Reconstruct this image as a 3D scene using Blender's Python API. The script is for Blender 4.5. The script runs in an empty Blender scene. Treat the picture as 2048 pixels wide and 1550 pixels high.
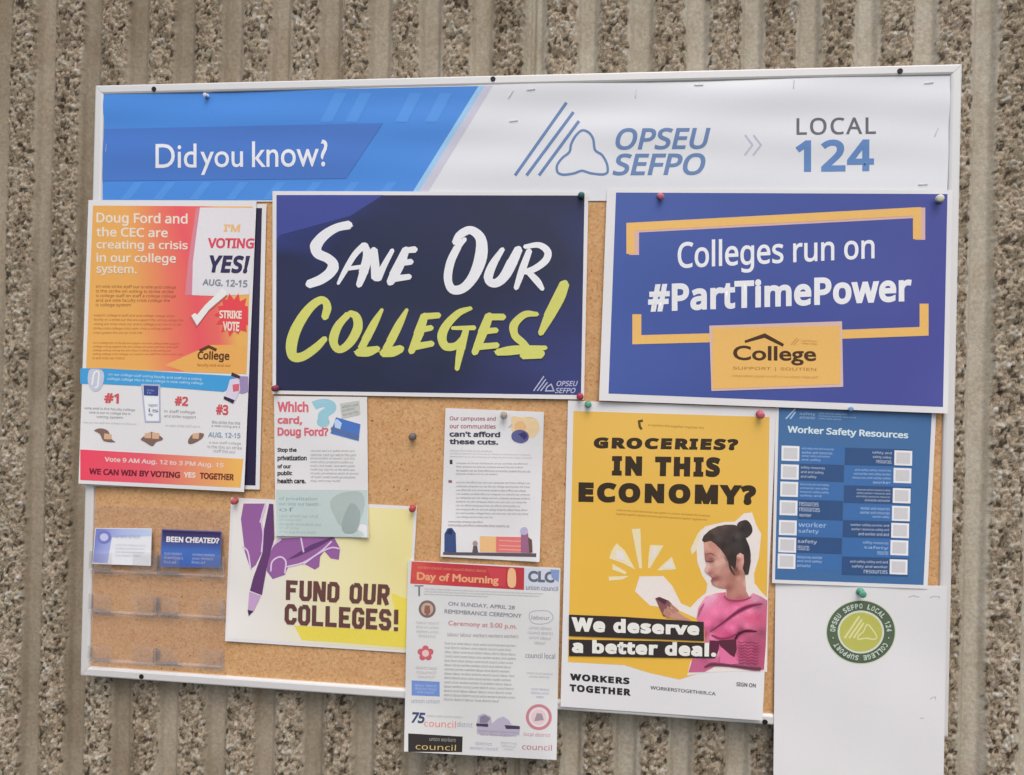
import bpy, math, os, random
import numpy as np
from mathutils import Matrix, Vector

scene = bpy.context.scene
COL = scene.collection

# ------------------------------------------------------------------ camera
# metres; x to the right along the wall, z up, the board's frame front lies in y = 0
ZB = 1.10                                             # height of the board's lower edge
CAM = np.array([0.75486, -1.03782, 0.43913 + ZB])
YAW, PITCH, ROLL = -0.113706, 0.003991, 0.023208
FPX = 1500.0                                          # focal length in pixels of a 2048 wide frame
fw = np.array([math.sin(YAW) * math.cos(PITCH), math.cos(YAW) * math.cos(PITCH), math.sin(PITCH)])
rt0 = np.array([math.cos(YAW), -math.sin(YAW), 0.0])
up0 = np.cross(rt0, fw)
rt = rt0 * math.cos(ROLL) + up0 * math.sin(ROLL)
up = -rt0 * math.sin(ROLL) + up0 * math.cos(ROLL)
cd = bpy.data.cameras.new('camera')
cd.sensor_width = 36.0
cd.lens = FPX / 2048.0 * 36.0
cd.clip_start = 0.02
cd.clip_end = 200.0
cam = bpy.data.objects.new('camera', cd)
COL.objects.link(cam)
cam.matrix_world = Matrix(((rt[0], up[0], -fw[0], CAM[0]), (rt[1], up[1], -fw[1], CAM[1]),
                           (rt[2], up[2], -fw[2], CAM[2]), (0, 0, 0, 1)))
scene.camera = cam

# ------------------------------------------------------------------ daylight (soft, hazy)
SUN_EL, SUN_AZ = math.radians(54), math.radians(168)   # azimuth clockwise from +y
world = bpy.data.worlds.new('World')
scene.world = world
world.use_nodes = True
wn = world.node_tree
bg = wn.nodes['Background']
sky = wn.nodes.new('ShaderNodeTexSky')
sky.sky_type = 'NISHITA'
sky.sun_disc = False
sky.sun_elevation = SUN_EL
sky.sun_rotation = SUN_AZ
sky.air_density = 1.0
sky.dust_density = 3.0
sky.ozone_density = 0.6
wn.links.new(sky.outputs[0], bg.inputs[0])
bg.inputs[1].default_value = 0.15
sd = bpy.data.lights.new('sun', 'SUN')
sd.energy = 0.95
sd.angle = math.radians(38)
sd.color = (1.0, 0.965, 0.93)
sun = bpy.data.objects.new('sun', sd)
COL.objects.link(sun)
sv = Vector((math.sin(SUN_AZ) * math.cos(SUN_EL), math.cos(SUN_AZ) * math.cos(SUN_EL), math.sin(SUN_EL)))
sun.rotation_euler = sv.to_track_quat('Z', 'Y').to_euler()
sun.location = sv * 8
vs = scene.view_settings
vs.view_transform = 'Standard'
vs.look = 'None'
vs.exposure = 0.31
vs.gamma = 1.0
vs.use_curve_mapping = False

# ------------------------------------------------------------------ materials
def lin(c):
    c = c / 255.0
    return c / 12.92 if c <= 0.04045 else ((c + 0.055) / 1.055) ** 2.4

ALB = 1.15
def rgb(c, k=ALB):
    return tuple(min(0.86, lin(v) * k) for v in c) + (1.0,)

def nodes(name):
    m = bpy.data.materials.new(name)
    m.use_nodes = True
    return m, m.node_tree, m.node_tree.nodes['Principled BSDF']

INKS = {}
def ink(c, rough=0.5, spec=0.3, mott=0.05, k=ALB):
    """printed ink or paper: one colour with a faint uneven print density"""
    key = (tuple(c), rough, spec, mott, k)
    if key in INKS:
        return INKS[key]
    m, t, b = nodes('print')
    col = rgb(c, k)
    tc = t.nodes.new('ShaderNodeTexCoord')
    n = t.nodes.new('ShaderNodeTexNoise')
    n.inputs['Scale'].default_value = 260.0
    n.inputs['Detail'].default_value = 3.0
    mx = t.nodes.new('ShaderNodeMix')
    mx.data_type = 'RGBA'
    mx.inputs['A'].default_value = tuple(v * (1 - mott) for v in col[:3]) + (1,)
    mx.inputs['B'].default_value = tuple(min(0.9, v * (1 + mott)) for v in col[:3]) + (1,)
    t.links.new(tc.outputs['Object'], n.inputs['Vector'])
    t.links.new(n.outputs[0], mx.inputs['Factor'])
    t.links.new(mx.outputs['Result'], b.inputs['Base Color'])
    b.inputs['Roughness'].default_value = rough
    b.inputs['Specular IOR Level'].default_value = spec
    INKS[key] = m
    return m

def ramp_ink(name, stops, axis, rough=0.45, warp=0.12, scale=2.0, spec=0.3):
    """printed colour gradient across a panel (axis = weights of generated x, y, z)"""
    m, t, b = nodes(name)
    tc = t.nodes.new('ShaderNodeTexCoord')
    dp = t.nodes.new('ShaderNodeVectorMath')
    dp.operation = 'DOT_PRODUCT'
    dp.inputs[1].default_value = axis
    n = t.nodes.new('ShaderNodeTexNoise')
    n.inputs['Scale'].default_value = scale
    n.inputs['Detail'].default_value = 2.0
    ad = t.nodes.new('ShaderNodeMath')
    ad.operation = 'MULTIPLY_ADD'
    ad.inputs[1].default_value = warp
    cr = t.nodes.new('ShaderNodeValToRGB')
    el = cr.color_ramp.elements
    while len(el) < len(stops):
        el.new(0.5)
    for e, (p, c) in zip(el, stops):
        e.position = p
        e.color = rgb(c)
    t.links.new(tc.outputs['Generated'], dp.inputs[0])
    t.links.new(tc.outputs['Generated'], n.inputs['Vector'])
    t.links.new(n.outputs[0], ad.inputs[0])
    t.links.new(dp.outputs['Value'], ad.inputs[2])
    t.links.new(ad.outputs[0], cr.inputs['Fac'])
    t.links.new(cr.outputs[0], b.inputs['Base Color'])
    b.inputs['Roughness'].default_value = rough
    b.inputs['Specular IOR Level'].default_value = spec
    return m

def photo_ink():
    m, t, b = nodes('photo_print')
    a = t.nodes.new('ShaderNodeAttribute')
    a.attribute_name = 'tone'
    tc = t.nodes.new('ShaderNodeTexCoord')
    n = t.nodes.new('ShaderNodeTexNoise')
    n.inputs['Scale'].default_value = 700.0
    n.inputs['Detail'].default_value = 3.0
    mr = t.nodes.new('ShaderNodeMapRange')
    mr.inputs['To Min'].default_value = 0.72
    mr.inputs['To Max'].default_value = 1.28
    mx = t.nodes.new('ShaderNodeMix')
    mx.data_type = 'RGBA'
    mx.blend_type = 'MULTIPLY'
    mx.inputs['Factor'].default_value = 1.0
    t.links.new(tc.outputs['Object'], n.inputs['Vector'])
    t.links.new(n.outputs[0], mr.inputs['Value'])
    t.links.new(a.outputs['Color'], mx.inputs['A'])
    t.links.new(mr.outputs[0], mx.inputs['B'])
    t.links.new(mx.outputs['Result'], b.inputs['Base Color'])
    b.inputs['Roughness'].default_value = 0.45
    b.inputs['Specular IOR Level'].default_value = 0.3
    return m
PHOTO = photo_ink()

def plain(name, c, rough=0.5, metal=0.0, k=ALB, spec=0.5):
    m, t, b = nodes(name)
    tc = t.nodes.new('ShaderNodeTexCoord')
    n = t.nodes.new('ShaderNodeTexNoise')
    n.inputs['Scale'].default_value = 60.0
    n.inputs['Detail'].default_value = 4.0
    mr = t.nodes.new('ShaderNodeMapRange')
    mr.inputs['To Min'].default_value = max(0.02, rough - 0.08)
    mr.inputs['To Max'].default_value = min(1.0, rough + 0.08)
    t.links.new(tc.outputs['Object'], n.inputs['Vector'])
    t.links.new(n.outputs[0], mr.inputs['Value'])
    t.links.new(mr.outputs[0], b.inputs['Roughness'])
    b.inputs['Base Color'].default_value = rgb(c, k)
    b.inputs['Metallic'].default_value = metal
    b.inputs['Specular IOR Level'].default_value = spec
    return m

# ------------------------------------------------------------------ mesh helpers
def link(name, me, parent=None, loc=(0, 0, 0)):
    o = bpy.data.objects.new(name, me)
    COL.objects.link(o)
    o.location = loc
    if parent:
        o.parent = parent
    return o

def mesh(name, verts, faces, mats, idx=None, smooth=False):
    me = bpy.data.meshes.new(name)
    me.from_pydata([tuple(map(float, v)) for v in verts], [], [tuple(map(int, f)) for f in faces])
    for m in (mats if isinstance(mats, (list, tuple)) else [mats]):
        me.materials.append(m)
    if idx is not None:
        me.polygons.foreach_set('material_index', np.asarray(idx, dtype=np.int32))
    if smooth:
        me.polygons.foreach_set('use_smooth', np.ones(len(me.polygons), dtype=bool))
    me.update()
    return me

def tag(o, label=None, cat=None, group=None, kind=None):
    if label: o['label'] = label
    if cat: o['category'] = cat
    if group: o['group'] = group
    if kind: o['kind'] = kind
    return o

def thing(name, label, cat, loc, group=None):
    o = bpy.data.objects.new(name, None)
    o.empty_display_size = 0.05
    COL.objects.link(o)
    o.location = loc
    return tag(o, label, cat, group)

def rays(px):
    px = np.asarray(px, float).reshape(-1, 2)
    return fw + np.outer((px[:, 0] - 1024) / FPX, rt) - np.outer((px[:, 1] - 775) / FPX, up)

def at(px, py, y=0.0):
    """point of the plane at depth y that was measured at a pixel of the photograph"""
    d = rays([(px, py)])[0]
    return CAM + d * ((y - CAM[1]) / d[1])

def bil(q, uv):
    q = np.asarray(q, float)
    uv = np.asarray(uv, float)
    u, v = uv[:, :1], uv[:, 1:]
    return q[0] * (1 - u) * (1 - v) + q[1] * u * (1 - v) + q[2] * u * v + q[3] * (1 - u) * v

def catmull(pts, n=6, closed=False):
    P = [np.array(p, float) for p in pts]
    N = len(P)
    out = []
    for i in range(N if closed else N - 1):
        if closed:
            a, b, c, d = P[i - 1], P[i], P[(i + 1) % N], P[(i + 2) % N]
        else:
            b, c = P[i], P[i + 1]
            a = P[i - 1] if i else 2 * b - c
            d = P[i + 2] if i + 2 < N else 2 * c - b
        for k in range(n):
            t = k / n
            out.append(0.5 * ((2 * b) + (c - a) * t + (2 * a - 5 * b + 4 * c - d) * t * t + (3 * b - a - 3 * c + d) * t ** 3))
    if not closed:
        out.append(P[-1])
    return out

# lettering ---------------------------------------------------------
FONT = {'plain': None, 'open': None}
try:
    FONT['open'] = bpy.data.fonts.load(os.path.join(bpy.utils.resource_path('LOCAL'), 'datafiles', 'fonts', 'NotoSansHebrew-VariableFont_wdth,wght.woff2'))
except Exception:
    try:
        import glob
        FONT['open'] = bpy.data.fonts.load(glob.glob(os.path.join(bpy.utils.resource_path('LOCAL'), 'datafiles', 'fonts', 'NotoSansHebrew*'))[0])
    except Exception:
        FONT['open'] = None
GLYPHS = {}
def text_tris(body, font, bold, shear, space, res=4):
    """filled letters, plus strips along their outlines that make them bolder, in a unit box"""
    key = (body, font, bold, shear, space)
    if key not in GLYPHS:
        cu = bpy.data.curves.new('lettering', 'FONT')
        cu.body = body
        if FONT[font]:
            cu.font = FONT[font]
        cu.size = 1.0
        cu.shear = shear
        cu.space_character = space
        cu.resolution_u = res
        o = bpy.data.objects.new('lettering', cu)
        COL.objects.link(o)
        def grab():
            dg = bpy.context.evaluated_depsgraph_get()
            e = o.evaluated_get(dg)
            me = e.to_mesh()
            me.calc_loop_triangles()
            v = np.array([w.co[:2] for w in me.vertices])
            t = np.array([lt.vertices[:] for lt in me.loop_triangles], dtype=int)
            ed = [tuple(x.vertices) for x in me.edges]
            e.to_mesh_clear()
            return v, t, ed
        v, t, _ = grab()
        strips = []
        if bold > 0:
            cu.fill_mode = 'NONE'
            cv, _, ed = grab()
            nb = {}
            for a, b in ed:
                nb.setdefault(a, []).append(b)
                nb.setdefault(b, []).append(a)
            seen = set()
            for s0 in list(nb):
                if s0 in seen:
                    continue
                loop, cur, prev = [], s0, None
                while cur is not None and cur not in seen:
                    seen.add(cur)
                    loop.append(cur)
                    nx_ = [k for k in nb[cur] if k not in seen]
                    cur = nx_[0] if nx_ else None
                P = cv[loop]
                keep = [i for i in range(len(P)) if np.linalg.norm(P[i] - P[i - 1]) > 1e-4]
                P = P[keep]
                if len(P) < 3:
                    continue
                N = len(P)
                d = np.roll(P, -1, 0) - P
                d = d / np.linalg.norm(d, axis=1)[:, None]
                n = np.stack([-d[:, 1], d[:, 0]], 1)
                m = n + np.roll(n, 1, 0)
                m = m / np.maximum(1e-6, np.linalg.norm(m, axis=1))[:, None]
                k = bold / np.maximum(0.5, (m * n).sum(1))
                A_, B_ = P + m * k[:, None], P - m * k[:, None]
                for i in range(N):
                    j = (i + 1) % N
                    strips += [(A_[i], A_[j], B_[j]), (A_[i], B_[j], B_[i])]
        bpy.data.objects.remove(o)
        bpy.data.curves.remove(cu)
        lo, hi = v.min(0) - bold, v.max(0) + bold
        def unit(x):
            x = (np.asarray(x, float) - lo) / (hi - lo)
            x[..., 1] = 1 - x[..., 1]
            return x
        GLYPHS[key] = (unit(v)[t], unit(strips) if strips else None)
    return GLYPHS[key]

from mathutils.geometry import tessellate_polygon
def poly_tris(pts):
    tr = tessellate_polygon([[Vector((p[0], p[1], 0)) for p in pts]])
    return np.array([t[:] if not isinstance(t, tuple) else t for t in tr], dtype=int)

def split(tris, L):
    """cut long triangles so that flat print follows the curl of its paper"""
    done = []
    while len(tris):
        e = np.stack([np.linalg.norm(tris[:, (i + 1) % 3] - tris[:, i], axis=1) for i in range(3)], 1)
        k = e.argmax(1)
        big = e.max(1) > L
        done.append(tris[~big])
        T, k = tris[big], k[big]
        r = np.arange(len(T))
        a, b, c = T[r, k], T[r, (k + 1) % 3], T[r, (k + 2) % 3]
        m = (a + b) / 2
        tris = np.concatenate([np.stack([a, m, c], 1), np.stack([m, b, c], 1)]) if len(T) else np.zeros((0, 3, 2))
    return np.concatenate(done)

YC = 0.0045       # depth of the cork face behind the front of the frame
LIFT = 0.00013    # print layers

class Sheet:
    """a sheet of paper pinned to the board; depth(x, z) is how far it stands off the cork"""
    def __init__(self, name, label, cat, q, tc, paper, bow=0.002, wave=0.0006, seed=0, group=None, ph=1.0, part='sheet', n=40, fade=0.0, curl=(0, 0, 0, 0)):
        self.words = 'the and our for'.split()
        self.q = np.array(q, float)
        self.tc = np.array(tc, float)
        self.fade = fade
        self.curl = curl
        self.cut = 26.0 if n <= 40 else 12.0
        self.bow, self.wave, self.seed, self.ph = bow, wave, seed, ph
        m = YC - self.tc.mean()
        c = np.array([at(*p, m) for p in self.q])
        A = np.stack([c[:, 0], c[:, 2], np.ones(4)], 1)
        uv = np.array([(0, 0), (1, 0), (1, 1), (0, 1)], float)
        self.aff = np.linalg.lstsq(A, uv, rcond=None)[0]
        base = (c[2] + c[3]) / 2
        self.loc = np.array([base[0], YC, base[2]])
        self.root = thing(name, label, cat, self.loc, group)
        g = [(i / n, j / n) for j in range(n + 1) for i in range(n + 1)]
        px = bil(self.q, g)
        f = [(j * (n + 1) + i, j * (n + 1) + i + 1, (j + 1) * (n + 1) + i + 1, (j + 1) * (n + 1) + i) for j in range(n) for i in range(n)]
        V = self.map(px, 0.0) - self.loc
        B = V.copy()
        B[:, 1] += 0.0003
        N = len(V)
        fb = [tuple(N + k for k in reversed(a)) for a in f]
        rim = [i for i in range(n + 1)] + [j * (n + 1) + n for j in range(1, n + 1)] + [n * (n + 1) + i for i in range(n - 1, -1, -1)] + [j * (n + 1) for j in range(n - 1, 0, -1)]
        M = len(rim)                                   # the cut edge has vertices of its own so that it stays crisp
        fr = [(2 * N + k, 2 * N + M + k, 2 * N + M + (k + 1) % M, 2 * N + (k + 1) % M) for k in range(M)]
        me = mesh(part, np.concatenate([V, B, V[rim], B[rim]]), f + fb + fr, paper, smooth=False)
        sm = np.zeros(len(me.polygons), dtype=bool)
        sm[:len(f)] = True
        me.polygons.foreach_set('use_smooth', sm)
        self.sheet = link(part, me, self.root)

    def depth(self, x, z):
        uv = np.stack([x, z, np.ones_like(x)], 1) @ self.aff
        u, v = np.clip(uv[:, 0], -.02, 1.02), np.clip(uv[:, 1], -.02, 1.02)
        t = self.tc[0] * (1 - u) * (1 - v) + self.tc[1] * u * (1 - v) + self.tc[2] * u * v + self.tc[3] * (1 - u) * v
        t = t + self.bow * np.sin(math.pi * u) * (0.35 + 0.65 * np.sin(math.pi * np.clip(v, 0, 1)))
        for c, (a, b) in zip(self.curl, ((0, 0), (1, 0), (1, 1), (0, 1))):      # lifted corners
            if c:
                t = t + c * np.maximum(0, 1 - np.hypot(u - a, v - b) / 0.42) ** 2
        s = self.seed
        w = np.sin(2 * math.pi * (1.3 * u + 0.6 * v) * self.ph + s) + np.sin(2 * math.pi * (0.7 * u - 1.7 * v) * self.ph + 2.1 * s) + 0.7 * np.sin(2 * math.pi * (2.3 * u + 1.1 * v) * self.ph + 3.3 * s)
        return t + self.wave * w * (1 - self.fade * np.clip(v, 0, 1))

    def map(self, px, lift):
        d = rays(px)
        y = np.full(len(d), YC - self.tc.mean())
        for _ in range(5):
            p = CAM + d * ((y - CAM[1]) / d[:, 1])[:, None]
            y = YC - self.depth(p[:, 0], p[:, 2]) - lift
        return CAM + d * ((y - CAM[1]) / d[:, 1])[:, None]

    def part(self, name, parent=None, label=None):
        return Print(self, name, parent or self.root, label)

class Print:
    """one printed part of a sheet, traced in pixels of the photograph"""
    def __init__(self, sheet, name, parent, label):
        self.s, self.name, self.parent, self.label = sheet, name, parent, label
        self.bits, self.mats, self.tone = [], [], {}

    def add(self, tris, mat, lvl):
        if mat not in self.mats:
            self.mats.append(mat)
        self.bits.append((np.asarray(tris, float), self.mats.index(mat), lvl))
        return self

    def poly(self, pts, mat, lvl=1, smooth=0):
        if smooth:
            pts = catmull(pts, smooth, True)
        pts = np.array(pts, float)
        return self.add(pts[poly_tris(pts)], mat, lvl)

    def text(self, body, q, mat, lvl=2, font='plain', bold=0.0, shear=0.0, space=1.0):
        if len(q) == 4 and not hasattr(q[0], '__len__'):
            x0, y0, x1, y1 = q
            q = [(x0, y0), (x1, y0), (x1, y1), (x0, y1)]
        fill, strip = text_tris(body, font, bold, shear, space)
        self.add(bil(q, fill.reshape(-1, 2)).reshape(-1, 3, 2), mat, lvl)
        if strip is not None:
            st_ = bil(q, strip.reshape(-1, 2)).reshape(-1, 3, 2)
            idx = (np.arange(len(st_)) // 2) % 5
            for g in range(5):
                if (idx == g).any():
                    self.add(st_[idx == g], mat, lvl - 0.7 + 0.1 * g)
        return self

    def line(self, pts, w, mat, lvl=2, smooth=0, closed=False, cap=True):
        """a stroke; w is one width or one for each point"""
        ws = list(w) if hasattr(w, '__len__') else [w] * len(pts)
        P = [(p[0], p[1], k) for p, k in zip(pts, ws)]
        if smooth:
            P = catmull(P, smooth, closed)
        P = np.array(P, float)
        N = len(P)
        if closed:
            d = np.roll(P[:, :2], -1, 0) - np.roll(P[:, :2], 1, 0)
        else:
            d = np.gradient(P[:, :2], axis=0)
        if not smooth and N > 2:      # mitred corners
            L, R = [], []
            for i in range(N):
                a = P[i - 1, :2] if (i or closed) else None
                c = P[(i + 1) % N, :2] if (i < N - 1 or closed) else None
                b = P[i, :2]
                n1 = None if a is None else np.array([-(b - a)[1], (b - a)[0]]) / max(1e-9, np.linalg.norm(b - a))
                n2 = None if c is None else np.array([-(c - b)[1], (c - b)[0]]) / max(1e-9, np.linalg.norm(c - b))
                n1 = n2 if n1 is None else n1
                n2 = n1 if n2 is None else n2
                m = n1 + n2
                m = m / max(1e-9, np.linalg.norm(m))
                k = P[i, 2] / 2 / max(0.35, float(m @ n1))
                L.append(b + m * k)
                R.append(b - m * k)
            L, R = np.array(L), np.array(R)
        else:
            nn = np.stack([-d[:, 1], d[:, 0]], 1) / np.maximum(1e-9, np.linalg.norm(d, axis=1))[:, None]
            L, R = P[:, :2] + nn * P[:, 2:] / 2, P[:, :2] - nn * P[:, 2:] / 2
        tr = []
        for i in range(N if closed else N - 1):
            j = (i + 1) % N
            tr += [(L[i], L[j], R[j]), (L[i], R[j], R[i])]
        self.add(np.array(tr), mat, lvl)
        if cap and smooth and not closed:
            for e, o in ((0, 1), (-1, -2)):
                c, r = P[e, :2], P[e, 2] / 2
                if r < 1.2:
                    continue
                dd = P[e, :2] - P[o, :2]
                a0 = math.atan2(dd[1], dd[0]) - math.pi / 2
                f = [c + r * np.array([math.cos(a0 + math.pi * k / 6), math.sin(a0 + math.pi * k / 6)]) * (0.72 if k not in (0, 6) else 1) for k in range(7)]
                self.add(np.array([(c, f[k], f[k + 1]) for k in range(6)]), mat, lvl)
        return self

    def disc(self, c, rx, ry, mat, lvl=1, n=48):
        a = np.linspace(0, 2 * math.pi, n, endpoint=False)
        p = np.stack([c[0] + rx * np.cos(a), c[1] + ry * np.sin(a)], 1)
        c = np.array(c, float)
        return self.add(np.array([(c, p[i], p[(i + 1) % n]) for i in range(n)]), mat, lvl)

    def greek(self, q, lines, mat, seed=0, lvl=2, ends=None, align='left', fill=0.55, bold=0.0):
        """lines of print too small to read, set in real type from the sheet's own words"""
        rnd = random.Random(seed)
        q = np.array(q, float)
        W = np.linalg.norm(q[1] - q[0])
        H = np.linalg.norm(q[3] - q[0])
        lh = H / lines
        h = lh * min(0.98, fill * 1.45)
        tr = []
        for i in range(lines):
            end = (ends[i] if ends else (rnd.uniform(0.86, 1.0) if i < lines - 1 else rnd.uniform(0.35, 0.8)))
            n = max(3, int(end * W / (h * 0.46)))
            txt = ''
            while len(txt) < n:
                txt += (' ' if txt else '') + rnd.choice(self.s.words)
            if ' ' in txt and len(txt) > n * 1.12:
                txt = txt.rsplit(' ', 1)[0]
            tri, strip = text_tris(txt, 'open', bold, 0.0, 1.0, 1)
            u0 = 0 if align == 'left' else ((1 - end) if align == 'right' else (1 - end) / 2)
            y0, y1 = (i * lh + (lh - h) / 2) / H, (i * lh + (lh + h) / 2) / H
            for t_ in (tri, strip):
                if t_ is not None:
                    p = t_.reshape(-1, 2).copy()
                    p[:, 0] = u0 + p[:, 0] * end
                    p[:, 1] = y0 + p[:, 1] * (y1 - y0)
                    tr.append(bil(q, p).reshape(-1, 3, 2))
        return self.add(np.concatenate(tr), mat, lvl)

    def photo(self, pts, marks, lvl, smooth=0, reach=2.6):
        """a printed photograph: tones spread between sampled marks (x, y, r, g, b)"""
        if smooth:
            pts = catmull(pts, smooth, True)
        pts = np.array(pts, float)
        self.add(split(pts[poly_tris(pts)], 5.0), PHOTO, lvl)
        M = np.array(marks, float)
        self.tone[len(self.bits) - 1] = (M[:, :2], np.array([[lin(v) * ALB for v in c] for c in M[:, 2:]]), reach)
        return self

    def done(self):
        V, F, I, off, C = [], [], [], 0, []
        for n, (t, mi, lvl) in enumerate(self.bits):
            t = split(t, self.s.cut)
            flat = t.reshape(-1, 2)
            key, inv = np.unique(np.round(flat * 50).astype(np.int64), axis=0, return_inverse=True)
            inv = inv.ravel()
            col = np.ones((len(key), 4))
            if n in self.tone:
                xy, rg, pw = self.tone[n]
                d = ((key[:, None] / 50.0 - xy[None]) ** 2).sum(-1) + 6.0
                w = d ** (-pw / 2)
                col[:, :3] = (w @ rg) / w.sum(1)[:, None]
            C.append(col)
            p = self.s.map(key / 50.0, LIFT * lvl + 0.00001 * n) - self.s.loc
            f = inv.reshape(-1, 3)
            f = f[(f[:, 0] != f[:, 1]) & (f[:, 1] != f[:, 2]) & (f[:, 0] != f[:, 2])]
            # face the reader
            a = p[f]
            ny = np.cross(a[:, 1] - a[:, 0], a[:, 2] - a[:, 0])[:, 1]
            f[ny > 0] = f[ny > 0][:, ::-1]
            V.append(p)
            F.append(f + off)
            I += [mi] * len(f)
            off += len(p)
        par = self.parent
        me = mesh(self.name, np.concatenate(V), np.concatenate(F), self.mats, I, smooth=True)
        if self.tone:
            a = me.color_attributes.new('tone', 'FLOAT_COLOR', 'POINT')
            a.data.foreach_set('color', np.concatenate(C).astype(np.float32).ravel())
        o = link(self.name, me, par)
        if self.label:
            o['label'] = self.label
        return o
def sc(pts, s, ox, oy):
    return [(ox + p[0] / s, oy + p[1] / s) for p in pts]
# ------------------------------------------------------------------ the wall
rs = np.random.RandomState(4)
TAB = rs.rand(256, 256)
def vnoise(x, z, s=0):
    x = x + 37.3 * s
    z = z + 17.7 * s
    xi, zi = np.floor(x).astype(int), np.floor(z).astype(int)
    fx, fz = x - xi, z - zi
    fx, fz = fx * fx * (3 - 2 * fx), fz * fz * (3 - 2 * fz)
    h = lambda a, b: TAB[a & 255, b & 255]
    return (h(xi, zi) * (1 - fx) + h(xi + 1, zi) * fx) * (1 - fz) + (h(xi, zi + 1) * (1 - fx) + h(xi + 1, zi + 1) * fx) * fz
def worley(x, z):
    xi, zi = np.floor(x).astype(int), np.floor(z).astype(int)
    d1 = np.full(x.shape, 9.0)
    d2 = np.full(x.shape, 9.0)
    cid = np.zeros(x.shape)
    for a in (-1, 0, 1):
        for b in (-1, 0, 1):
            i, j = xi + a, zi + b
            jx = i + TAB[i & 255, j & 255]
            jz = j + TAB[(j + 91) & 255, (i + 53) & 255]
            d = (jx - x) ** 2 + (jz - z) ** 2
            c = TAB[(i * 3 + 11) & 255, (j * 5 + 29) & 255]
            new = d < d1
            d2 = np.where(new, d1, np.minimum(d2, d))
            cid = np.where(new, c, cid)
            d1 = np.where(new, d, d1)
    return np.sqrt(d1), np.sqrt(d2), cid

def axis(a, b, lo, hi, fine, coarse):
    return np.concatenate([np.arange(lo, a, coarse), np.arange(a, b, fine), np.arange(b, hi + coarse, coarse)])
PER, X0, WY = 0.0758, 0.010, 0.021
gx = axis(-0.24, 1.38, -1.0, 2.2, 0.0019, 0.005)
gz = axis(0.85, 2.16, 0.4, 2.6, 0.0024, 0.006)
gx = np.concatenate([np.arange(-3.5, gx[0] - 0.005, 0.012), gx, np.arange(gx[-1] + 0.012, 6.0, 0.012)])
gz = np.concatenate([np.arange(-0.5, gz[0] - 0.005, 0.03), gz, np.arange(gz[-1] + 0.03, 3.8, 0.03)])
GX, GZ = np.meshgrid(gx, gz)
edge_n = (vnoise(GX * 30, GZ * 14, 1) - 0.5) * 0.005 + (vnoise(GX * 210, GZ * 190, 2) - 0.5) * 0.0036 + (worley(GX * 185, GZ * 165)[2] - 0.5) * 0.0022
xr = (GX - X0 + PER / 2) % PER - PER / 2
half = 0.0232
dist = np.abs(xr)
flank = np.clip((0.0300 - dist - (vnoise(GX * 20, GZ * 5, 8) - 0.5) * 0.0025) / 0.0085, 0, 1)   # smooth cast sides of a rib
flank = flank * flank * (3 - 2 * flank)
rib = np.clip((0.0222 - dist - edge_n * 1.25) / 0.0026, 0, 1)                                          # its broken stony face
rib = rib * rib * (3 - 2 * rib)
lump = vnoise(GX * 30, GZ * 22, 3)
w1, w2, cid = worley(GX * 185, GZ * 165)
v1, v2, cid2 = worley(GX * 380 + 9, GZ * 340)
stone = np.clip((w2 - w1) * 1.6, 0, 1)
small = np.clip((v2 - v1) * 1.5, 0, 1)
relief = 0.0026 * stone * (0.2 + cid) + 0.0011 * small * cid2 + 0.0028 * (lump - 0.4) + 0.0016 * (vnoise(GX * 90, GZ * 75, 4) - 0.5)
depth = 0.0165 - flank * 0.0100 + 0.0022 * np.clip(dist / 0.021, 0, 1) ** 2 * flank - rib * (relief * 1.6 - 0.0008)
depth = depth + (1 - rib) * (0.0009 * vnoise(GX * 45, GZ * 12, 5) + 0.0006 * (vnoise(GX * 260, GZ * 240, 6) - 0.5))
# the vertical joint between two wall panels
jd = np.abs(GX - 0.6515)
depth = depth + 0.007 * np.clip(1 - jd / 0.004, 0, 1) ** 0.5
depth = np.maximum(depth, 0.0012)
gy = WY + depth
nx, nz = len(gx), len(gz)
verts = np.stack([GX, gy, GZ], -1).reshape(-1, 3)
# back face and rim so that the panel has thickness
BK = WY + 0.16
a = np.arange(nz - 1)[:, None] * nx + np.arange(nx - 1)[None]
quads = np.stack([a, a + 1, a + nx + 1, a + nx], -1).reshape(-1, 4)
rimi = np.concatenate([np.arange(nx), np.arange(1, nz) * nx + nx - 1, (nz - 1) * nx + np.arange(nx - 2, -1, -1), np.arange(nz - 2, 0, -1) * nx])
nb = len(verts)
rv = verts[rimi].copy()
rv[:, 1] = BK
verts = np.concatenate([verts, rv])
k = np.arange(len(rimi))
kn = np.roll(k, -1)
side = np.stack([rimi[k], nb + k, nb + kn, rimi[kn]], -1)
quads = np.concatenate([quads, side])
me = bpy.data.meshes.new('concrete_wall')
me.vertices.add(len(verts))
me.vertices.foreach_set('co', verts.astype(np.float32).ravel())
me.loops.add(quads.size)
me.loops.foreach_set('vertex_index', quads.astype(np.int32).ravel())
me.polygons.add(len(quads))
me.polygons.foreach_set('loop_start', np.arange(0, quads.size, 4, dtype=np.int32))
me.update(calc_edges=True)
for nm, arr in (('rough', rib), ('pebble', 0.72 * cid + 0.28 * cid2)):
    at_ = me.attributes.new(nm, 'FLOAT', 'POINT')
    at_.data.foreach_set('value', np.concatenate([arr.ravel(), np.zeros(len(rimi))]).astype(np.float32))
m, t, b = nodes('ribbed_concrete')
L = t.links.new
def attr(n):
    q = t.nodes.new('ShaderNodeAttribute')
    q.attribute_name = n
    return q.outputs['Fac']
def ramp(fac, stops):
    q = t.nodes.new('ShaderNodeValToRGB')
    el = q.color_ramp.elements
    while len(el) < len(stops):
        el.new(0.5)
    for e, (p, c) in zip(el, stops):
        e.position = p
        e.color = rgb(c)
    L(fac, q.inputs['Fac'])
    return q.outputs[0]
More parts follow.
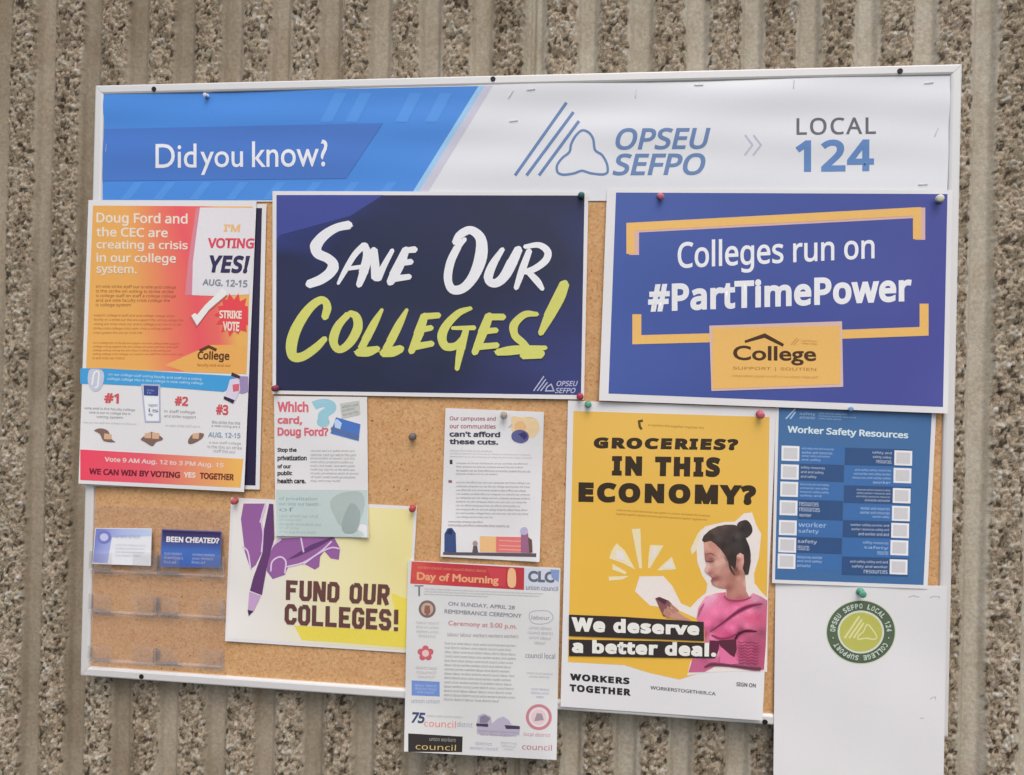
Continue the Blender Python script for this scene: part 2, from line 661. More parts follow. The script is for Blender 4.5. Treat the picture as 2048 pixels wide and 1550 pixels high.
def noise(scale, detail=3, stretch=(1, 1, 1)):
    q = t.nodes.new('ShaderNodeTexNoise')
    q.inputs['Scale'].default_value = scale
    q.inputs['Detail'].default_value = detail
    mp = t.nodes.new('ShaderNodeMapping')
    mp.inputs['Scale'].default_value = stretch
    tc = t.nodes.new('ShaderNodeTexCoord')
    L(tc.outputs['Object'], mp.inputs['Vector'])
    L(mp.outputs[0], q.inputs['Vector'])
    return q.outputs[0]
def mix(f, a_, b_, blend='MIX'):
    q = t.nodes.new('ShaderNodeMix')
    q.data_type = 'RGBA'
    q.blend_type = blend
    for s, v in (('Factor', f), ('A', a_), ('B', b_)):
        if isinstance(v, (int, float, tuple)):
            q.inputs[s].default_value = v
        else:
            L(v, q.inputs[s])
    return q.outputs['Result']
peb = ramp(attr('pebble'), [(0.0, (60, 53, 46)), (0.22, (108, 99, 88)), (0.34, (182, 170, 153)), (0.46, (148, 136, 122)), (0.58, (216, 203, 186)), (0.72, (184, 172, 156)), (0.90, (252, 241, 224))])
speck = ramp(noise(420, 2), [(0.30, (142, 134, 122)), (0.44, (222, 216, 206)), (0.70, (250, 246, 240))])
peb = mix(0.45, peb, speck, 'MULTIPLY')
peb = mix(0.7, peb, ramp(noise(34, 4, (1, 1, 0.6)), [(0.32, (172, 166, 158)), (0.5, (232, 228, 222)), (0.68, (255, 255, 255))]), 'MULTIPLY')
tint = ramp(noise(55, 2), [(0.35, (218, 217, 207)), (0.5, (226, 221, 210)), (0.65, (230, 217, 207))])
peb = mix(0.8, peb, tint, 'MULTIPLY')
smo = ramp(noise(7, 6, (1, 1, 0.35)), [(0.25, (160, 149, 132)), (0.5, (182, 170, 153)), (0.75, (200, 188, 171))])
# the smooth concrete's colour gets paler towards the right
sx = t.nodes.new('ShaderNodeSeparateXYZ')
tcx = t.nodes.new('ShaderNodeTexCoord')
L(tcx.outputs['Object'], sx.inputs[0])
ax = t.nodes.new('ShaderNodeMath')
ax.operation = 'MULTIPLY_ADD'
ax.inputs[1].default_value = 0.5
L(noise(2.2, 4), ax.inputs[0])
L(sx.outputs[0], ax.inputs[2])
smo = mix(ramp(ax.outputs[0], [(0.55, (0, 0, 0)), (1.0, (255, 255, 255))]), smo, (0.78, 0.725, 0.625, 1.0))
smo = mix(0.4, smo, ramp(noise(230, 4), [(0.3, (128, 120, 108)), (0.7, (230, 224, 214))]), 'MULTIPLY')
smo = mix(0.5, smo, ramp(noise(38, 5, (1, 1, 0.5)), [(0.35, (196, 188, 176)), (0.6, (250, 248, 244))]), 'MULTIPLY')
smo = mix(0.4, smo, tint, 'MULTIPLY')
streak = ramp(noise(16, 5, (1, 1, 0.05)), [(0.3, (196, 192, 186)), (0.55, (238, 236, 232)), (0.7, (252, 250, 247))])
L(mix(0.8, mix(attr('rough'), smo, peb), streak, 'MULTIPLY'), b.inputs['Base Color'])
b.inputs['Roughness'].default_value = 0.9
b.inputs['Specular IOR Level'].default_value = 0.2
bp = t.nodes.new('ShaderNodeBump')
bp.inputs['Strength'].default_value = 0.35
bp.inputs['Distance'].default_value = 0.002
L(noise(650, 4), bp.inputs['Height'])
L(bp.outputs[0], b.inputs['Normal'])
me.materials.append(m)
wall = link('concrete_wall', me)
tag(wall, 'ribbed grey brown concrete wall with rough stony ribs behind the notice board', 'wall')

# ------------------------------------------------------------------ the notice board
alu = plain('satin_aluminium', (222, 220, 216), 0.4, 0.1, k=1.0)
BW, BH, RW = 1.219, 0.880, 0.0150
board = thing('notice_board', 'cork notice board in a thin pale metal frame screwed to the wall', 'notice board', (BW / 2, 0, ZB))
def bl(p):
    return (p[0] - BW / 2, p[1], p[2])
prof = [(0.0, 0.020), (0.0, 0.0022), (0.0006, 0.0008), (0.0022, 0.0), (0.0105, 0.0), (0.0128, 0.0009), (0.0138, 0.0018), (0.0142, 0.0046)]
prof = prof + [(0.0142, 0.020)]
def rail(p0, p1, inw):
    """a rail from corner p0 to p1; inw = direction towards the board's middle; mitred ends"""
    p0, p1, inw = np.array(p0), np.array(p1), np.array(inw)
    d = (p1 - p0) / np.linalg.norm(p1 - p0)
    V = []
    for w, y in prof:
        for e, s in ((p0, 1), (p1, -1)):
            g = 0.00025 * s
            q = e + inw * w + d * (w * s + g)
            V.append((q[0] - BW / 2, y, q[1]))
    n = len(prof)
    F = [(2 * i, 2 * i + 1, 2 * i + 3, 2 * i + 2) for i in range(n - 1)] + [tuple(2 * i for i in range(n)), tuple(2 * i + 1 for i in reversed(range(n)))]
    return mesh('frame_rail', V, F, alu)
for p0, p1, i in (((0, BH), (BW, BH), (0, -1)), ((BW, BH), (BW, 0), (-1, 0)), ((BW, 0), (0, 0), (0, 1)), ((0, 0), (0, BH), (1, 0))):
    link('frame_rail', rail(p0, p1, i), board)
# cork panel
m, t, b = nodes('cork')
L = t.links.new
ck = ramp(noise(300, 4), [(0.28, (158, 110, 66)), (0.45, (214, 165, 114)), (0.62, (220, 172, 120)), (0.8, (232, 190, 142))])
vo = t.nodes.new('ShaderNodeTexVoronoi')
vo.inputs['Scale'].default_value = 340
tcv = t.nodes.new('ShaderNodeTexCoord')
L(tcv.outputs['Object'], vo.inputs['Vector'])
sep = t.nodes.new('ShaderNodeSeparateColor')
L(vo.outputs['Color'], sep.inputs[0])
ck2 = ramp(sep.outputs[0], [(0.0, (188, 138, 90)), (0.12, (212, 163, 112)), (0.6, (220, 172, 122)), (1.0, (236, 194, 146))])
hole = t.nodes.new('ShaderNodeTexVoronoi')
hole.inputs['Scale'].default_value = 46
L(tcv.outputs['Object'], hole.inputs['Vector'])
hr = ramp(hole.outputs['Distance'], [(0.035, (70, 48, 30)), (0.075, (255, 255, 255))])
big = ramp(noise(24, 3), [(0.3, (214, 208, 200)), (0.7, (250, 250, 250))])
L(mix(0.6, mix(0.8, mix(0.5, ck, ck2), hr, 'MULTIPLY'), big, 'MULTIPLY'), b.inputs['Base Color'])
b.inputs['Roughness'].default_value = 0.85
b.inputs['Specular IOR Level'].default_value = 0.2
bp = t.nodes.new('ShaderNodeBump')
bp.inputs['Strength'].default_value = 0.4
bp.inputs['Distance'].default_value = 0.001
L(noise(500, 3), bp.inputs['Height'])
L(bp.outputs[0], b.inputs['Normal'])
cork_m = m
def box(x0, x1, y0, y1, z0, z1, mat, name, off=(0, 0, 0)):
    V = [(x, y, z) for x in (x0, x1) for y in (y0, y1) for z in (z0, z1)]
    V = [tuple(np.array(v) - off) for v in V]
    F = [(0, 1, 3, 2), (4, 6, 7, 5), (0, 4, 5, 1), (2, 3, 7, 6), (0, 2, 6, 4), (1, 5, 7, 3)]
    return mesh(name, V, F, mat)
link('cork_panel', box(0.0136, BW - 0.0136, YC, 0.0195, 0.0136, BH - 0.0136, cork_m, 'cork_panel', (BW / 2, 0, 0)), board)

def lathe(prof, n, mat, name):
    V, F = [], []
    for r, h in prof:
        for k in range(n):
            a = 2 * math.pi * k / n
            V.append((r * math.cos(a), -h, r * math.sin(a)))
    for i in range(len(prof) - 1):
        for k in range(n):
            F.append((i * n + k, i * n + (k + 1) % n, (i + 1) * n + (k + 1) % n, (i + 1) * n + k))
    F.append(tuple(reversed(range(n))))
    F.append(tuple((len(prof) - 1) * n + k for k in range(n)))
    return mesh(name, V, F, mat, smooth=False)
dark = plain('dark_steel', (52, 48, 46), 0.5, 0.6, k=1.0)
scr = lathe([(0.0036, -0.001), (0.0036, 0.0007), (0.0030, 0.0014), (0.0012, 0.0014), (0.0010, 0.0006)], 16, dark, 'screw')
for px, py in ((308, 178), (986, 158), (1800, 142), (283, 1353), (1530, 1444)):
    p = at(px, py, 0.0)
    o = link('screw', scr, board, bl((p[0], 0.0, p[2] - ZB)))

# ------------------------------------------------------------------ push pins
def pin_mat(c):
    return plain('pin_plastic', c, 0.3, 0.0, k=1.0)
PIN = [(0.0042, 0.0), (0.0046, 0.0006), (0.0046, 0.0016), (0.0028, 0.0026), (0.0024, 0.0062), (0.0030, 0.0078), (0.0042, 0.0088), (0.0043, 0.0100), (0.0034, 0.0107), (0.0010, 0.0109)]
PIN_MESH = {}
def pushpin(px, py, sheet, c, label, tilt=(0.1, 0.1), s=1.0):
    if sheet is None:
        p = at(px, py, YC)
    else:
        p = sheet.map([(px, py)], 0.0)[0]
    p = p - np.array([0, 0.0004, 0])
    # the head stands in front of its foot: shift so that the middle of the pin is where the photo shows it
    if c not in PIN_MESH:
        PIN_MESH[c] = lathe(PIN, 18, pin_mat(c), 'push_pin')
        PIN_MESH[c].polygons.foreach_set('use_smooth', np.ones(len(PIN_MESH[c].polygons), dtype=bool))
    o = link('push_pin', PIN_MESH[c], None, p)
    o.rotation_euler = (tilt[0], 0, tilt[1])
    o.scale = (s, s, s)
    return tag(o, label, 'push pin', 'push pins holding papers on the notice board')
# ------------------------------------------------------------------ papers on the board
WHITE = ink((216, 214, 212), 0.5, 0.35, 0.02)
GREY = ink((150, 148, 148))
LGREY = ink((180, 178, 177))
MGREY = ink((120, 118, 120))
BLACK = ink((44, 40, 42))
NAVYT = ink((48, 46, 72))

# ---- banner along the top
GW = ink((213, 214, 215), 0.26, 0.5, 0.015)
B = Sheet('banner', 'wide blue and white banner strip across the top of the board reading did you know', 'banner',
          [(203, 186), (1903, 149), (1894, 400), (203, 404)], [.0026, .0026, .0016, .0016], GW, bow=0.0, wave=0.00065, seed=2.1, ph=1.6, n=180, fade=0.7)
s = 3.413
p = B.part('blue_panel')
BLUE = ink((66, 131, 208), 0.3, 0.45, 0.03)
BLUE2 = ink((76, 141, 214), 0.3, 0.45, 0.03)
BLUE3 = ink((65, 112, 188), 0.3, 0.45, 0.03)
p.poly([(205, 188), (957, 172), (816, 399), (205, 402)], BLUE, 1)
for x in (235, 300, 372, 445, 520, 592, 668, 742):
    p.poly([(x + 34, 364), (x + 52, 364), (x + 24, 399), (x + 6, 399)], BLUE2, 2)
for x in (610, 660, 760, 820):
    p.poly([(x + 60, 186), (x + 84, 186), (x + 54, 244), (x + 30, 244)], BLUE2, 2)
p.poly([(205, 258), (766, 246), (692, 357), (205, 362)], BLUE3, 3)
p.done()
p = B.part('slant_stripe')
p.poly([(957, 172), (969, 172), (828, 399), (816, 399)], ink((150, 192, 238), 0.3, 0.45), 1)
p.poly([(969, 172), (986, 171), (847, 399), (828, 399)], ink((192, 190, 203), 0.3, 0.45), 1)
p.done()
p = B.part('slogan_lettering')
DY = ink((226, 232, 246), 0.35, 0.4, 0.02)
for body, q_ in (('Did', [(311, 288), (393, 287), (393, 335), (311, 336)]), ('you', [(401, 303), (486, 302), (486, 349), (401, 350)]), ('know?', [(504, 282), (655, 279), (655, 333), (504, 335)])):
    p.text(body, q_, DY, 5, 'plain', 0.006)
p.done()
p = B.part('triangle_emblem')
LB = ink((96, 124, 166), 0.35, 0.4)
for a, b_ in (((1133, 205), (1030, 351)), ((1147, 224), (1053, 351)), ((1158, 242), (1078, 351))):
    p.line([a, b_], 6.2, LB, 1)
tri = sc([(1105, 515), (1150, 528), (1182, 572), (1195, 648), (1242, 682), (1275, 740), (1281, 795), (1262, 812), (1228, 815), (1160, 806), (1105, 790), (1050, 808), (985, 817), (945, 806), (934, 780), (938, 748), (972, 702), (1020, 662), (1032, 608), (1062, 552)], s, 840, 110)
p.line(tri, 5.0, LB, 1, smooth=4, closed=True)
p.done()
p = B.part('union_lettering')
p.text('OPSEU', [(1231, 256), (1421, 255), (1421, 298), (1231, 300)], LB, 2, 'open', 0.022, 0.22, 1.0)
p.text('SEFPO', [(1225, 307), (1411, 306), (1411, 350), (1225, 351)], LB, 2, 'open', 0.022, 0.22, 1.0)
p.done()
p = B.part('chevron_mark')
for dx in (0, 17):
    p.line([(1490 + dx, 270), (1505 + dx, 290), (1489 + dx, 311)], 4.0, ink((182, 178, 194), 0.35, 0.4), 1)
p.done()
p = B.part('local_lettering')
p.text('LOCAL', [(1593, 236), (1752, 234), (1752, 268), (1593, 270)], ink((92, 92, 96), 0.35, 0.4), 2, 'open', 0.012, 0, 1.12)
p.done()
p = B.part('number_lettering')
p.text('124', [(1592, 280), (1748, 278), (1748, 342), (1592, 344)], ink((90, 128, 180), 0.35, 0.4), 2, 'open', 0.03, 0, 1.06)
p.done()

# ---- navy sheet behind the orange poster
N1 = Sheet('poster', 'navy poster mostly hidden behind the orange poster at the left', 'poster',
           [(192, 408), (533, 408), (519, 979), (174, 972)], [.0056, .0034, .0034, .0056], WHITE, bow=0.0005, wave=0.0002, seed=1)
p = N1.part('navy_panel')
p.poly([(200, 416), (524, 416), (511, 971), (182, 964)], ramp_ink('navy_print', [(0.0, (40, 34, 62)), (0.5, (56, 46, 72)), (1.0, (78, 70, 116))], (0, 0, -1.0), 0.4), 1)
p.done()

# ---- orange poster
O = Sheet('poster', 'orange and red poster with white ballot picture overhanging the left edge of the board', 'poster',
          [(177, 400), (513, 401), (488, 984), (157, 967)], [.0078, .0056, .0058, .0098], WHITE, bow=0.0014, wave=.0006, seed=0.7, ph=0.9, curl=(.001, 0, .004, .007))
O.words = 'college faculty and support staff are voting on the crisis in our college system this is a strike vote'.split()
s = 4.305
o4 = lambda pts: sc(pts, s, 140, 380)
p = O.part('orange_panel')
org = ramp_ink('orange_print', [(0.0, (228, 170, 88)), (0.42, (229, 164, 88)), (0.62, (228, 118, 92)), (0.78, (230, 88, 94)), (0.9, (228, 104, 94)), (1.0, (229, 170, 90))], (1.0, 0, 0.16), 0.45, 0.1, 1.6)
p.poly([(186, 411), (505, 413), (493, 748), (172, 737)], org, 1)
p.poly([(420, 690), (495, 690), (493, 748), (372, 744), (330, 730)], ink((228, 166, 88), 0.45), 2, smooth=0)
p.done()
p = O.part('heading_lettering')
W2 = ink((238, 214, 196), 0.45)
for body, a, b_, y0, y1, yr in (('Doug Ford and', 228, 1012, 190, 305, 12), ('the CEC are', 228, 842, 318, 400, 8), ('creating a crisis', 228, 1014, 432, 525, 8), ('in our college', 228, 912, 540, 642, 8), ('system.', 228, 575, 646, 735, 6)):
    p.text(body, o4([(a, y0), (b_, y0 + yr), (b_, y1 + yr), (a, y1)]), W2, 2, 'open', 0.018)
p.done()
p = O.part('small_print')
BR = ink((132, 78, 40), 0.45)
p.greek(o4([(225, 812), (915, 822), (905, 1012), (222, 1012)]), 5, BR, 3, ends=[1.0, .97, 1.0, .93, .44], fill=.62)
BR2 = ink((165, 98, 50), 0.45)
p.greek(o4([(205, 1060), (985, 1070), (975, 1250), (200, 1250)]), 5, BR2, 4, fill=.5)
p.greek(o4([(200, 1300), (980, 1310), (975, 1462), (195, 1462)]), 5, BR2, 5, fill=.5)
p.done()
p = O.part('ballot_picture')
p.poly(o4([(1120, 150), (1602, 155), (1585, 560), (1540, 900), (1230, 912), (1050, 905), (1058, 620), (1095, 320)]), ink((216, 212, 212), 0.45), 3)
p.poly(o4([(1085, 160), (1122, 150), (1097, 320), (1060, 620), (1050, 905), (990, 905), (1020, 600)]), ink((206, 128, 140), 0.45), 2)
p.text("I'M", o4([(1325, 295), (1468, 297), (1460, 362), (1322, 360)]), ink((222, 178, 120), 0.45), 4, 'open', 0.038)
p.text('VOTING', o4([(1190, 412), (1590, 415), (1580, 505), (1185, 500)]), ink((206, 76, 92), 0.45), 4, 'open', 0.038)
p.text('YES!', o4([(1205, 560), (1550, 565), (1535, 720), (1195, 712)]), ink((50, 44, 78), 0.45), 4, 'open', 0.045, 0.12, 1.12)
p.text('AUG. 12-15', o4([(1145, 765), (1530, 775), (1525, 840), (1140, 820)]), ink((128, 138, 150), 0.45), 4, 'open', 0.03)
p.done()
p = O.part('starburst')
st = []
rr = random.Random(5)
for k in range(28):
    r_ = (185 if k % 2 == 0 else 138) * rr.uniform(.92, 1.06)
    a_ = 2 * math.pi * k / 28
    st.append((1412 + r_ * math.cos(a_) * 0.92, 1075 + r_ * math.sin(a_)))
st = [(min(x, 1532), y) for x, y in st]
p.poly(o4(st), ink((222, 70, 78), 0.45), 4)
p.text('STRIKE', o4([(1285, 1035), (1480, 1040), (1478, 1110), (1285, 1105)]), W2, 5, 'open', 0.038)
p.text('VOTE', o4([(1318, 1130), (1460, 1135), (1455, 1218), (1318, 1212)]), W2, 5, 'open', 0.038)
p.done()
p = O.part('tick_mark')
p.line(o4([(1045, 1085), (1085, 1135), (1170, 1030), (1330, 890)]), [10, 15, 13, 16], ink((190, 100, 100), 0.45), 5)
p.line(o4([(1060, 1070), (1095, 1120), (1180, 1010), (1335, 870)]), [9, 13, 12, 15], ink((232, 224, 218), 0.45), 6)
p.done()
p = O.part('college_emblem')
DK = ink((92, 58, 34), 0.45)
p.line(o4([(1115, 1385), (1195, 1348), (1260, 1378)]), 6, DK, 4)
p.text('College', o4([(1100, 1385), (1375, 1390), (1370, 1485), (1095, 1478)]), DK, 4, 'open', 0.03)
p.greek(o4([(1095, 1492), (1385, 1496), (1382, 1530), (1092, 1524)]), 1, BR2, 2, ends=[1], fill=.8, lvl=4)
p.done()
s = 4.876
o5 = lambda pts: sc(pts, s, 140, 720)
p = O.part('blue_strip')
p.poly(o5([(100, 80), (335, 82), (1500, 150), (1738, 160), (1500, 310), (880, 262), (330, 235), (100, 232)]), ink((66, 152, 205), 0.45), 3)
p.greek(o5([(380, 120), (1300, 170), (1300, 250), (360, 205)]), 2, ink((205, 226, 240), 0.45), 8, ends=[.98, 1], fill=.55, lvl=4)
p.done()
p = O.part('clip_picture')
p.poly(o5([(200, 90), (310, 100), (332, 175), (300, 275), (235, 305), (180, 240), (175, 150)]), ink((188, 192, 204), 0.45), 4, smooth=4)
p.line(o5([(215, 240), (235, 130), (280, 120), (270, 250), (245, 270)]), 3.5, ink((232, 234, 240), 0.45), 5, smooth=4)
p.done()
p = O.part('phone_picture')
p.poly(o5([(700, 240), (872, 245), (875, 600), (735, 600)]), ink((222, 224, 232), 0.45), 4)
p.line(o5([(700, 240), (872, 245), (875, 600), (735, 600)]), 3.0, ink((170, 174, 196), 0.45), 5, closed=True)
p.poly(o5([(716, 248), (862, 254), (860, 350), (720, 345)]), ink((60, 74, 132), 0.45), 6)
p.greek(o5([(752, 280), (830, 284), (830, 335), (752, 330)]), 2, ink((150, 166, 214), 0.45), 3, lvl=7)
p.greek(o5([(765, 420), (865, 424), (865, 560), (765, 555)]), 3, ink((110, 112, 136), 0.45), 4, lvl=7)
p.done()
p = O.part('scanner_picture')
p.poly(o5([(1600, 150), (1738, 165), (1735, 310), (1680, 330), (1580, 300)]), ink((150, 132, 172), 0.45), 4)
p.poly(o5([(1560, 190), (1650, 175), (1660, 290), (1600, 420), (1505, 380)]), ink((208, 200, 216), 0.45), 5)
p.poly(o5([(1585, 240), (1650, 230), (1648, 300), (1590, 310)]), ink((206, 100, 112), 0.45), 6)
p.poly(o5([(1502, 352), (1605, 390), (1590, 425), (1498, 380)]), ink((50, 38, 56), 0.45), 6)
p.poly(o5([(1580, 120), (1660, 155), (1650, 185), (1570, 150)]), ink((74, 46, 36), 0.45), 6)
p.done()
for q_, hs in (([(235, 690), (290, 665), (370, 690), (405, 770), (440, 800), (330, 790), (290, 720)], [[(335, 715), (405, 725), (400, 775), (330, 770)]]),
               ([(690, 770), (760, 720), (800, 700), (880, 740), (905, 775), (840, 800), (800, 840), (730, 800)], [[(730, 715), (790, 705), (790, 765), (725, 760)], [(800, 705), (870, 712), (868, 770), (800, 768)]]),
               ([(1150, 790), (1200, 720), (1300, 715), (1290, 760), (1230, 800), (1170, 820)], [[(1195, 715), (1260, 712), (1255, 770), (1195, 765)]])):
    p = O.part('hand_picture')
    p.poly(o5(q_), ink((124, 98, 88), 0.45), 4, smooth=3)
    for h_ in hs:
        p.poly(o5(h_), ink((205, 168, 134), 0.45), 5)
    p.done()
RD = ink((200, 84, 88), 0.45)
p = O.part('step_number')
p.text('#1', o5([(335, 320), (478, 328), (475, 425), (332, 418)]), RD, 3, 'open', 0.038)
p.done()
p = O.part('step_number')
p.text('#2', o5([(1022, 350), (1155, 358), (1150, 450), (1020, 442)]), RD, 3, 'open', 0.038)
p.done()
p = O.part('step_number')
p.text('#3', o5([(1425, 430), (1545, 438), (1542, 540), (1422, 532)]), RD, 3, 'open', 0.038)
p.done()
p = O.part('step_lettering')
p.greek(o5([(135, 450), (640, 470), (640, 590), (130, 570)]), 3, MGREY, 6, align='center', ends=[.98, .8, .5])
p.greek(o5([(130, 592), (645, 608), (645, 645), (130, 625)]), 1, LGREY, 9, ends=[1])
p.done()
p = O.part('step_lettering')
p.greek(o5([(920, 478), (1235, 490), (1235, 585), (918, 572)]), 2, MGREY, 7, ends=[.95, .98])
p.greek(o5([(930, 620), (1270, 632), (1268, 665), (930, 652)]), 1, LGREY, 3, ends=[1])
p.done()
p = O.part('step_lettering')
p.greek(o5([(1385, 585), (1660, 597), (1655, 675), (1380, 662)]), 2, MGREY, 11, ends=[1, 1])
p.text('AUG. 12-15', o5([(1350, 702), (1665, 712), (1660, 765), (1345, 752)]), ink((140, 158, 176), 0.45), 3, 'open', 0.03)
p.greek(o5([(1345, 785), (1680, 797), (1670, 920), (1340, 900)]), 3, GREY, 12, align='center')
p.done()
p = O.part('red_strip')
rds = ramp_ink('red_print', [(0.0, (230, 68, 92)), (0.45, (224, 92, 104)), (0.72, (222, 140, 104)), (1.0, (230, 172, 88))], (1, 0, 0), 0.45, 0.06)
p.poly(o5([(100, 872), (1690, 965), (1662, 1245), (100, 1170)]), rds, 1)
p.text('Vote 9 AM Aug. 12 to 3 PM Aug. 15', o5([(340, 945), (1500, 1005), (1495, 1062), (335, 1002)]), ink((240, 196, 190), 0.45), 2, 'open', 0.03)
p.text('WE CAN WIN BY VOTING', o5([(188, 1055), (1075, 1092), (1070, 1152), (185, 1115)]), ink((110, 34, 52), 0.45), 2, 'open', 0.038)
p.text('YES', o5([(1112, 1092), (1225, 1097), (1222, 1150), (1110, 1145)]), ink((242, 212, 200), 0.45), 2, 'open', 0.038)
p.text('TOGETHER', o5([(1268, 1097), (1600, 1112), (1595, 1175), (1265, 1158)]), ink((110, 52, 44), 0.45), 2, 'open', 0.038)
p.done()

# ---- save our colleges
S = Sheet('poster', 'dark navy poster with brush lettering reading save our colleges', 'poster',
          [(545, 382), (1177, 384), (1168, 799), (545, 788)], [.0040, .0040, .0038, .0038], WHITE, bow=0.0012, wave=.0004, seed=4, curl=(.002, 0, 0, 0))
p = S.part('navy_panel')
nv = ramp_ink('navy_cloud_print', [(0.0, (54, 64, 128)), (0.16, (52, 62, 122)), (0.38, (38, 43, 74)), (0.62, (40, 45, 68)), (0.85, (50, 55, 98)), (1.0, (54, 64, 118))], (0.55, 0, -0.2), 0.4, 0.75, 1.2)
p.poly([(553, 390), (1169, 391), (1162, 790), (552, 781)], nv, 1)
p.poly([(553, 390), (766, 390), (700, 432), (560, 470), (553, 480)], ramp_ink('blue_corner_print', [(0.0, (66, 76, 146)), (0.5, (60, 68, 136)), (1.0, (46, 50, 90))], (0.8, 0, 0.0), 0.4, 0.2), 2)
p.done()
s = 3.0118
c6 = lambda pts: sc(pts, s, 530, 370)
def brush(p, strokes, mat, lvl):
    for pts in strokes:
        q_ = c6([a[:2] for a in pts])
        p.line(q_, [a[2] / s for a in pts], mat, lvl, smooth=5)
        # dry bristle lines running beside the stroke
        for side, f in ((1, .5), (-1, .53)):
            q2 = [(x + side * f * a[2] / s * 0.9, y + side * f * a[2] / s * 0.25) for (x, y), a in zip(q_, pts)]
            if len(q2) > 2 and max(a[2] for a in pts) > 44:
                p.line(q2[:-1], [1.6] + [2.6] * (len(q2) - 2), mat, lvl, smooth=4)
p = S.part('white_lettering')
SW = ink((228, 228, 228), 0.45)
brush(p, [
    [(508, 240, 52), (430, 258, 50), (355, 305, 60), (308, 365, 66), (318, 412, 60), (378, 442, 56), (412, 480, 62), (395, 525, 62), (335, 570, 58), (262, 598, 50)],
    [(440, 595, 18), (480, 520, 32), (540, 420, 36), (598, 362, 40)], [(600, 360, 40), (618, 430, 50), (592, 530, 50), (565, 605, 36)], [(490, 505, 24), (600, 490, 26)],
    [(655, 390, 46), (662, 470, 52), (668, 560, 56)], [(680, 565, 44), (720, 480, 36), (768, 392, 26)],
    [(850, 385, 40), (820, 460, 54), (780, 540, 58), (752, 590, 44)], [(840, 395, 34), (905, 388, 40)], [(815, 472, 34), (882, 462, 36)], [(775, 565, 40), (872, 552, 34)],
    [(1142, 350, 30), (1178, 298, 48), (1240, 272, 50), (1300, 325, 62), (1302, 430, 70), (1258, 550, 60), (1192, 622, 56), (1128, 628, 52), (1102, 565, 46), (1118, 465, 44), (1160, 375, 40), (1205, 325, 26)],
    [(1432, 385, 26), (1372, 480, 44), (1345, 565, 50), (1385, 592, 52), (1442, 552, 58), (1492, 460, 60), (1528, 385, 50)],
    [(1592, 395, 36), (1550, 510, 44), (1512, 622, 30)], [(1565, 372, 26), (1650, 362, 36), (1702, 400, 44), (1692, 452, 44), (1632, 500, 40), (1568, 525, 34)], [(1592, 530, 34), (1640, 580, 42), (1672, 628, 26)]],
    SW, 3)
p.done()
p = S.part('yellow_lettering')
SY = ink((202, 202, 106), 0.45)
brush(p, [
    [(360, 800, 40), (376, 730, 46), (340, 692, 46), (268, 742, 54), (196, 850, 60), (162, 950, 64), (166, 1028, 58), (222, 1035, 54), (300, 985, 50), (362, 925, 36)],
    [(500, 780, 40), (440, 850, 46), (412, 940, 50), (446, 992, 44), (512, 950, 50), (560, 860, 52), (552, 795, 48), (510, 770, 36)],
    [(706, 748, 16), (660, 830, 40), (608, 930, 46), (580, 985, 46)], [(555, 1010, 44), (620, 1004, 58), (682, 985, 34)],
    [(856, 748, 16), (808, 840, 42), (758, 940, 48), (728, 990, 46)], [(708, 1012, 50), (770, 1004, 60), (822, 985, 46)],
    [(962, 785, 44), (925, 900, 56), (880, 1005, 40)], [(955, 792, 40), (1048, 785, 36)], [(925, 875, 38), (1004, 860, 34)], [(895, 975, 44), (1008, 955, 36)],
    [(1240, 742, 24), (1165, 772, 42), (1090, 850, 48), (1066, 920, 52), (1090, 972, 50), (1150, 968, 44), (1196, 920, 36)], [(1128, 862, 22), (1262, 860, 30)], [(1212, 872, 34), (1180, 985, 48), (1156, 1110, 28)],
    [(1352, 785, 48), (1312, 890, 56), (1262, 1012, 40)], [(1345, 795, 40), (1438, 795, 40)], [(1310, 882, 38), (1395, 875, 34)], [(1285, 975, 40), (1400, 965, 36)],
    [(1640, 778, 26), (1565, 780, 42), (1502, 840, 46), (1505, 905, 46), (1552, 950, 44), (1590, 990, 36)], [(1398, 1008, 40), (1500, 995, 56), (1692, 980, 26)], [(1552, 1025, 50), (1664, 1015, 60)],
    [(1806, 592, 56), (1770, 680, 68), (1712, 790, 62), (1660, 895, 34)]],
    SY, 3)
p.done()
p = S.part('union_emblem')
PV = ink((176, 178, 204), 0.45)
for a, b_ in (((1680, 1152), (1618, 1240)), ((1692, 1170), (1640, 1240)), ((1702, 1188), (1660, 1240))):
    p.line(c6([a, b_]), 2.4, PV, 3)
p.line(c6([(1700, 1215), (1724, 1200), (1740, 1240), (1690, 1240)]), 2.4, PV, 3, closed=True)
p.text('OPSEU', c6([(1758, 1180), (1885, 1180), (1882, 1212), (1755, 1212)]), PV, 3, 'open', 0.02, 0.2)
p.text('SEFPO', c6([(1750, 1222), (1872, 1222), (1868, 1254), (1746, 1254)]), PV, 3, 'open', 0.02, 0.2)
p.done()

# ---- part time power
T = Sheet('poster', 'royal blue poster with orange brackets reading colleges run on part time power', 'poster',
          [(1214, 378), (1905, 380), (1896, 827), (1198, 801)], [.0040, .0064, .0078, .0054], WHITE, bow=0.001, wave=.0004, seed=5, curl=(0, 0, .006, .004))
T.words = 'college support staff colleges run on part time power'.split()
s = 2.844
c7 = lambda pts: sc(pts, s, 1190, 370)
p = T.part('blue_panel')
p.poly([(1232, 385), (1895, 388), (1886, 814), (1217, 787)], ramp_ink('royal_print', [(0.0, (66, 88, 154)), (0.5, (64, 80, 146)), (1.0, (70, 74, 144))], (1, 0, -0.2), 0.38, 0.2), 1)
p.done()
p = T.part('orange_brackets')
OB = ink((231, 178, 100), 0.45)
OS = ink((206, 170, 164), 0.45)
p.line(c7([(222, 398), (222, 243), (1850, 158), (1850, 312)]), 20, OS, 2)
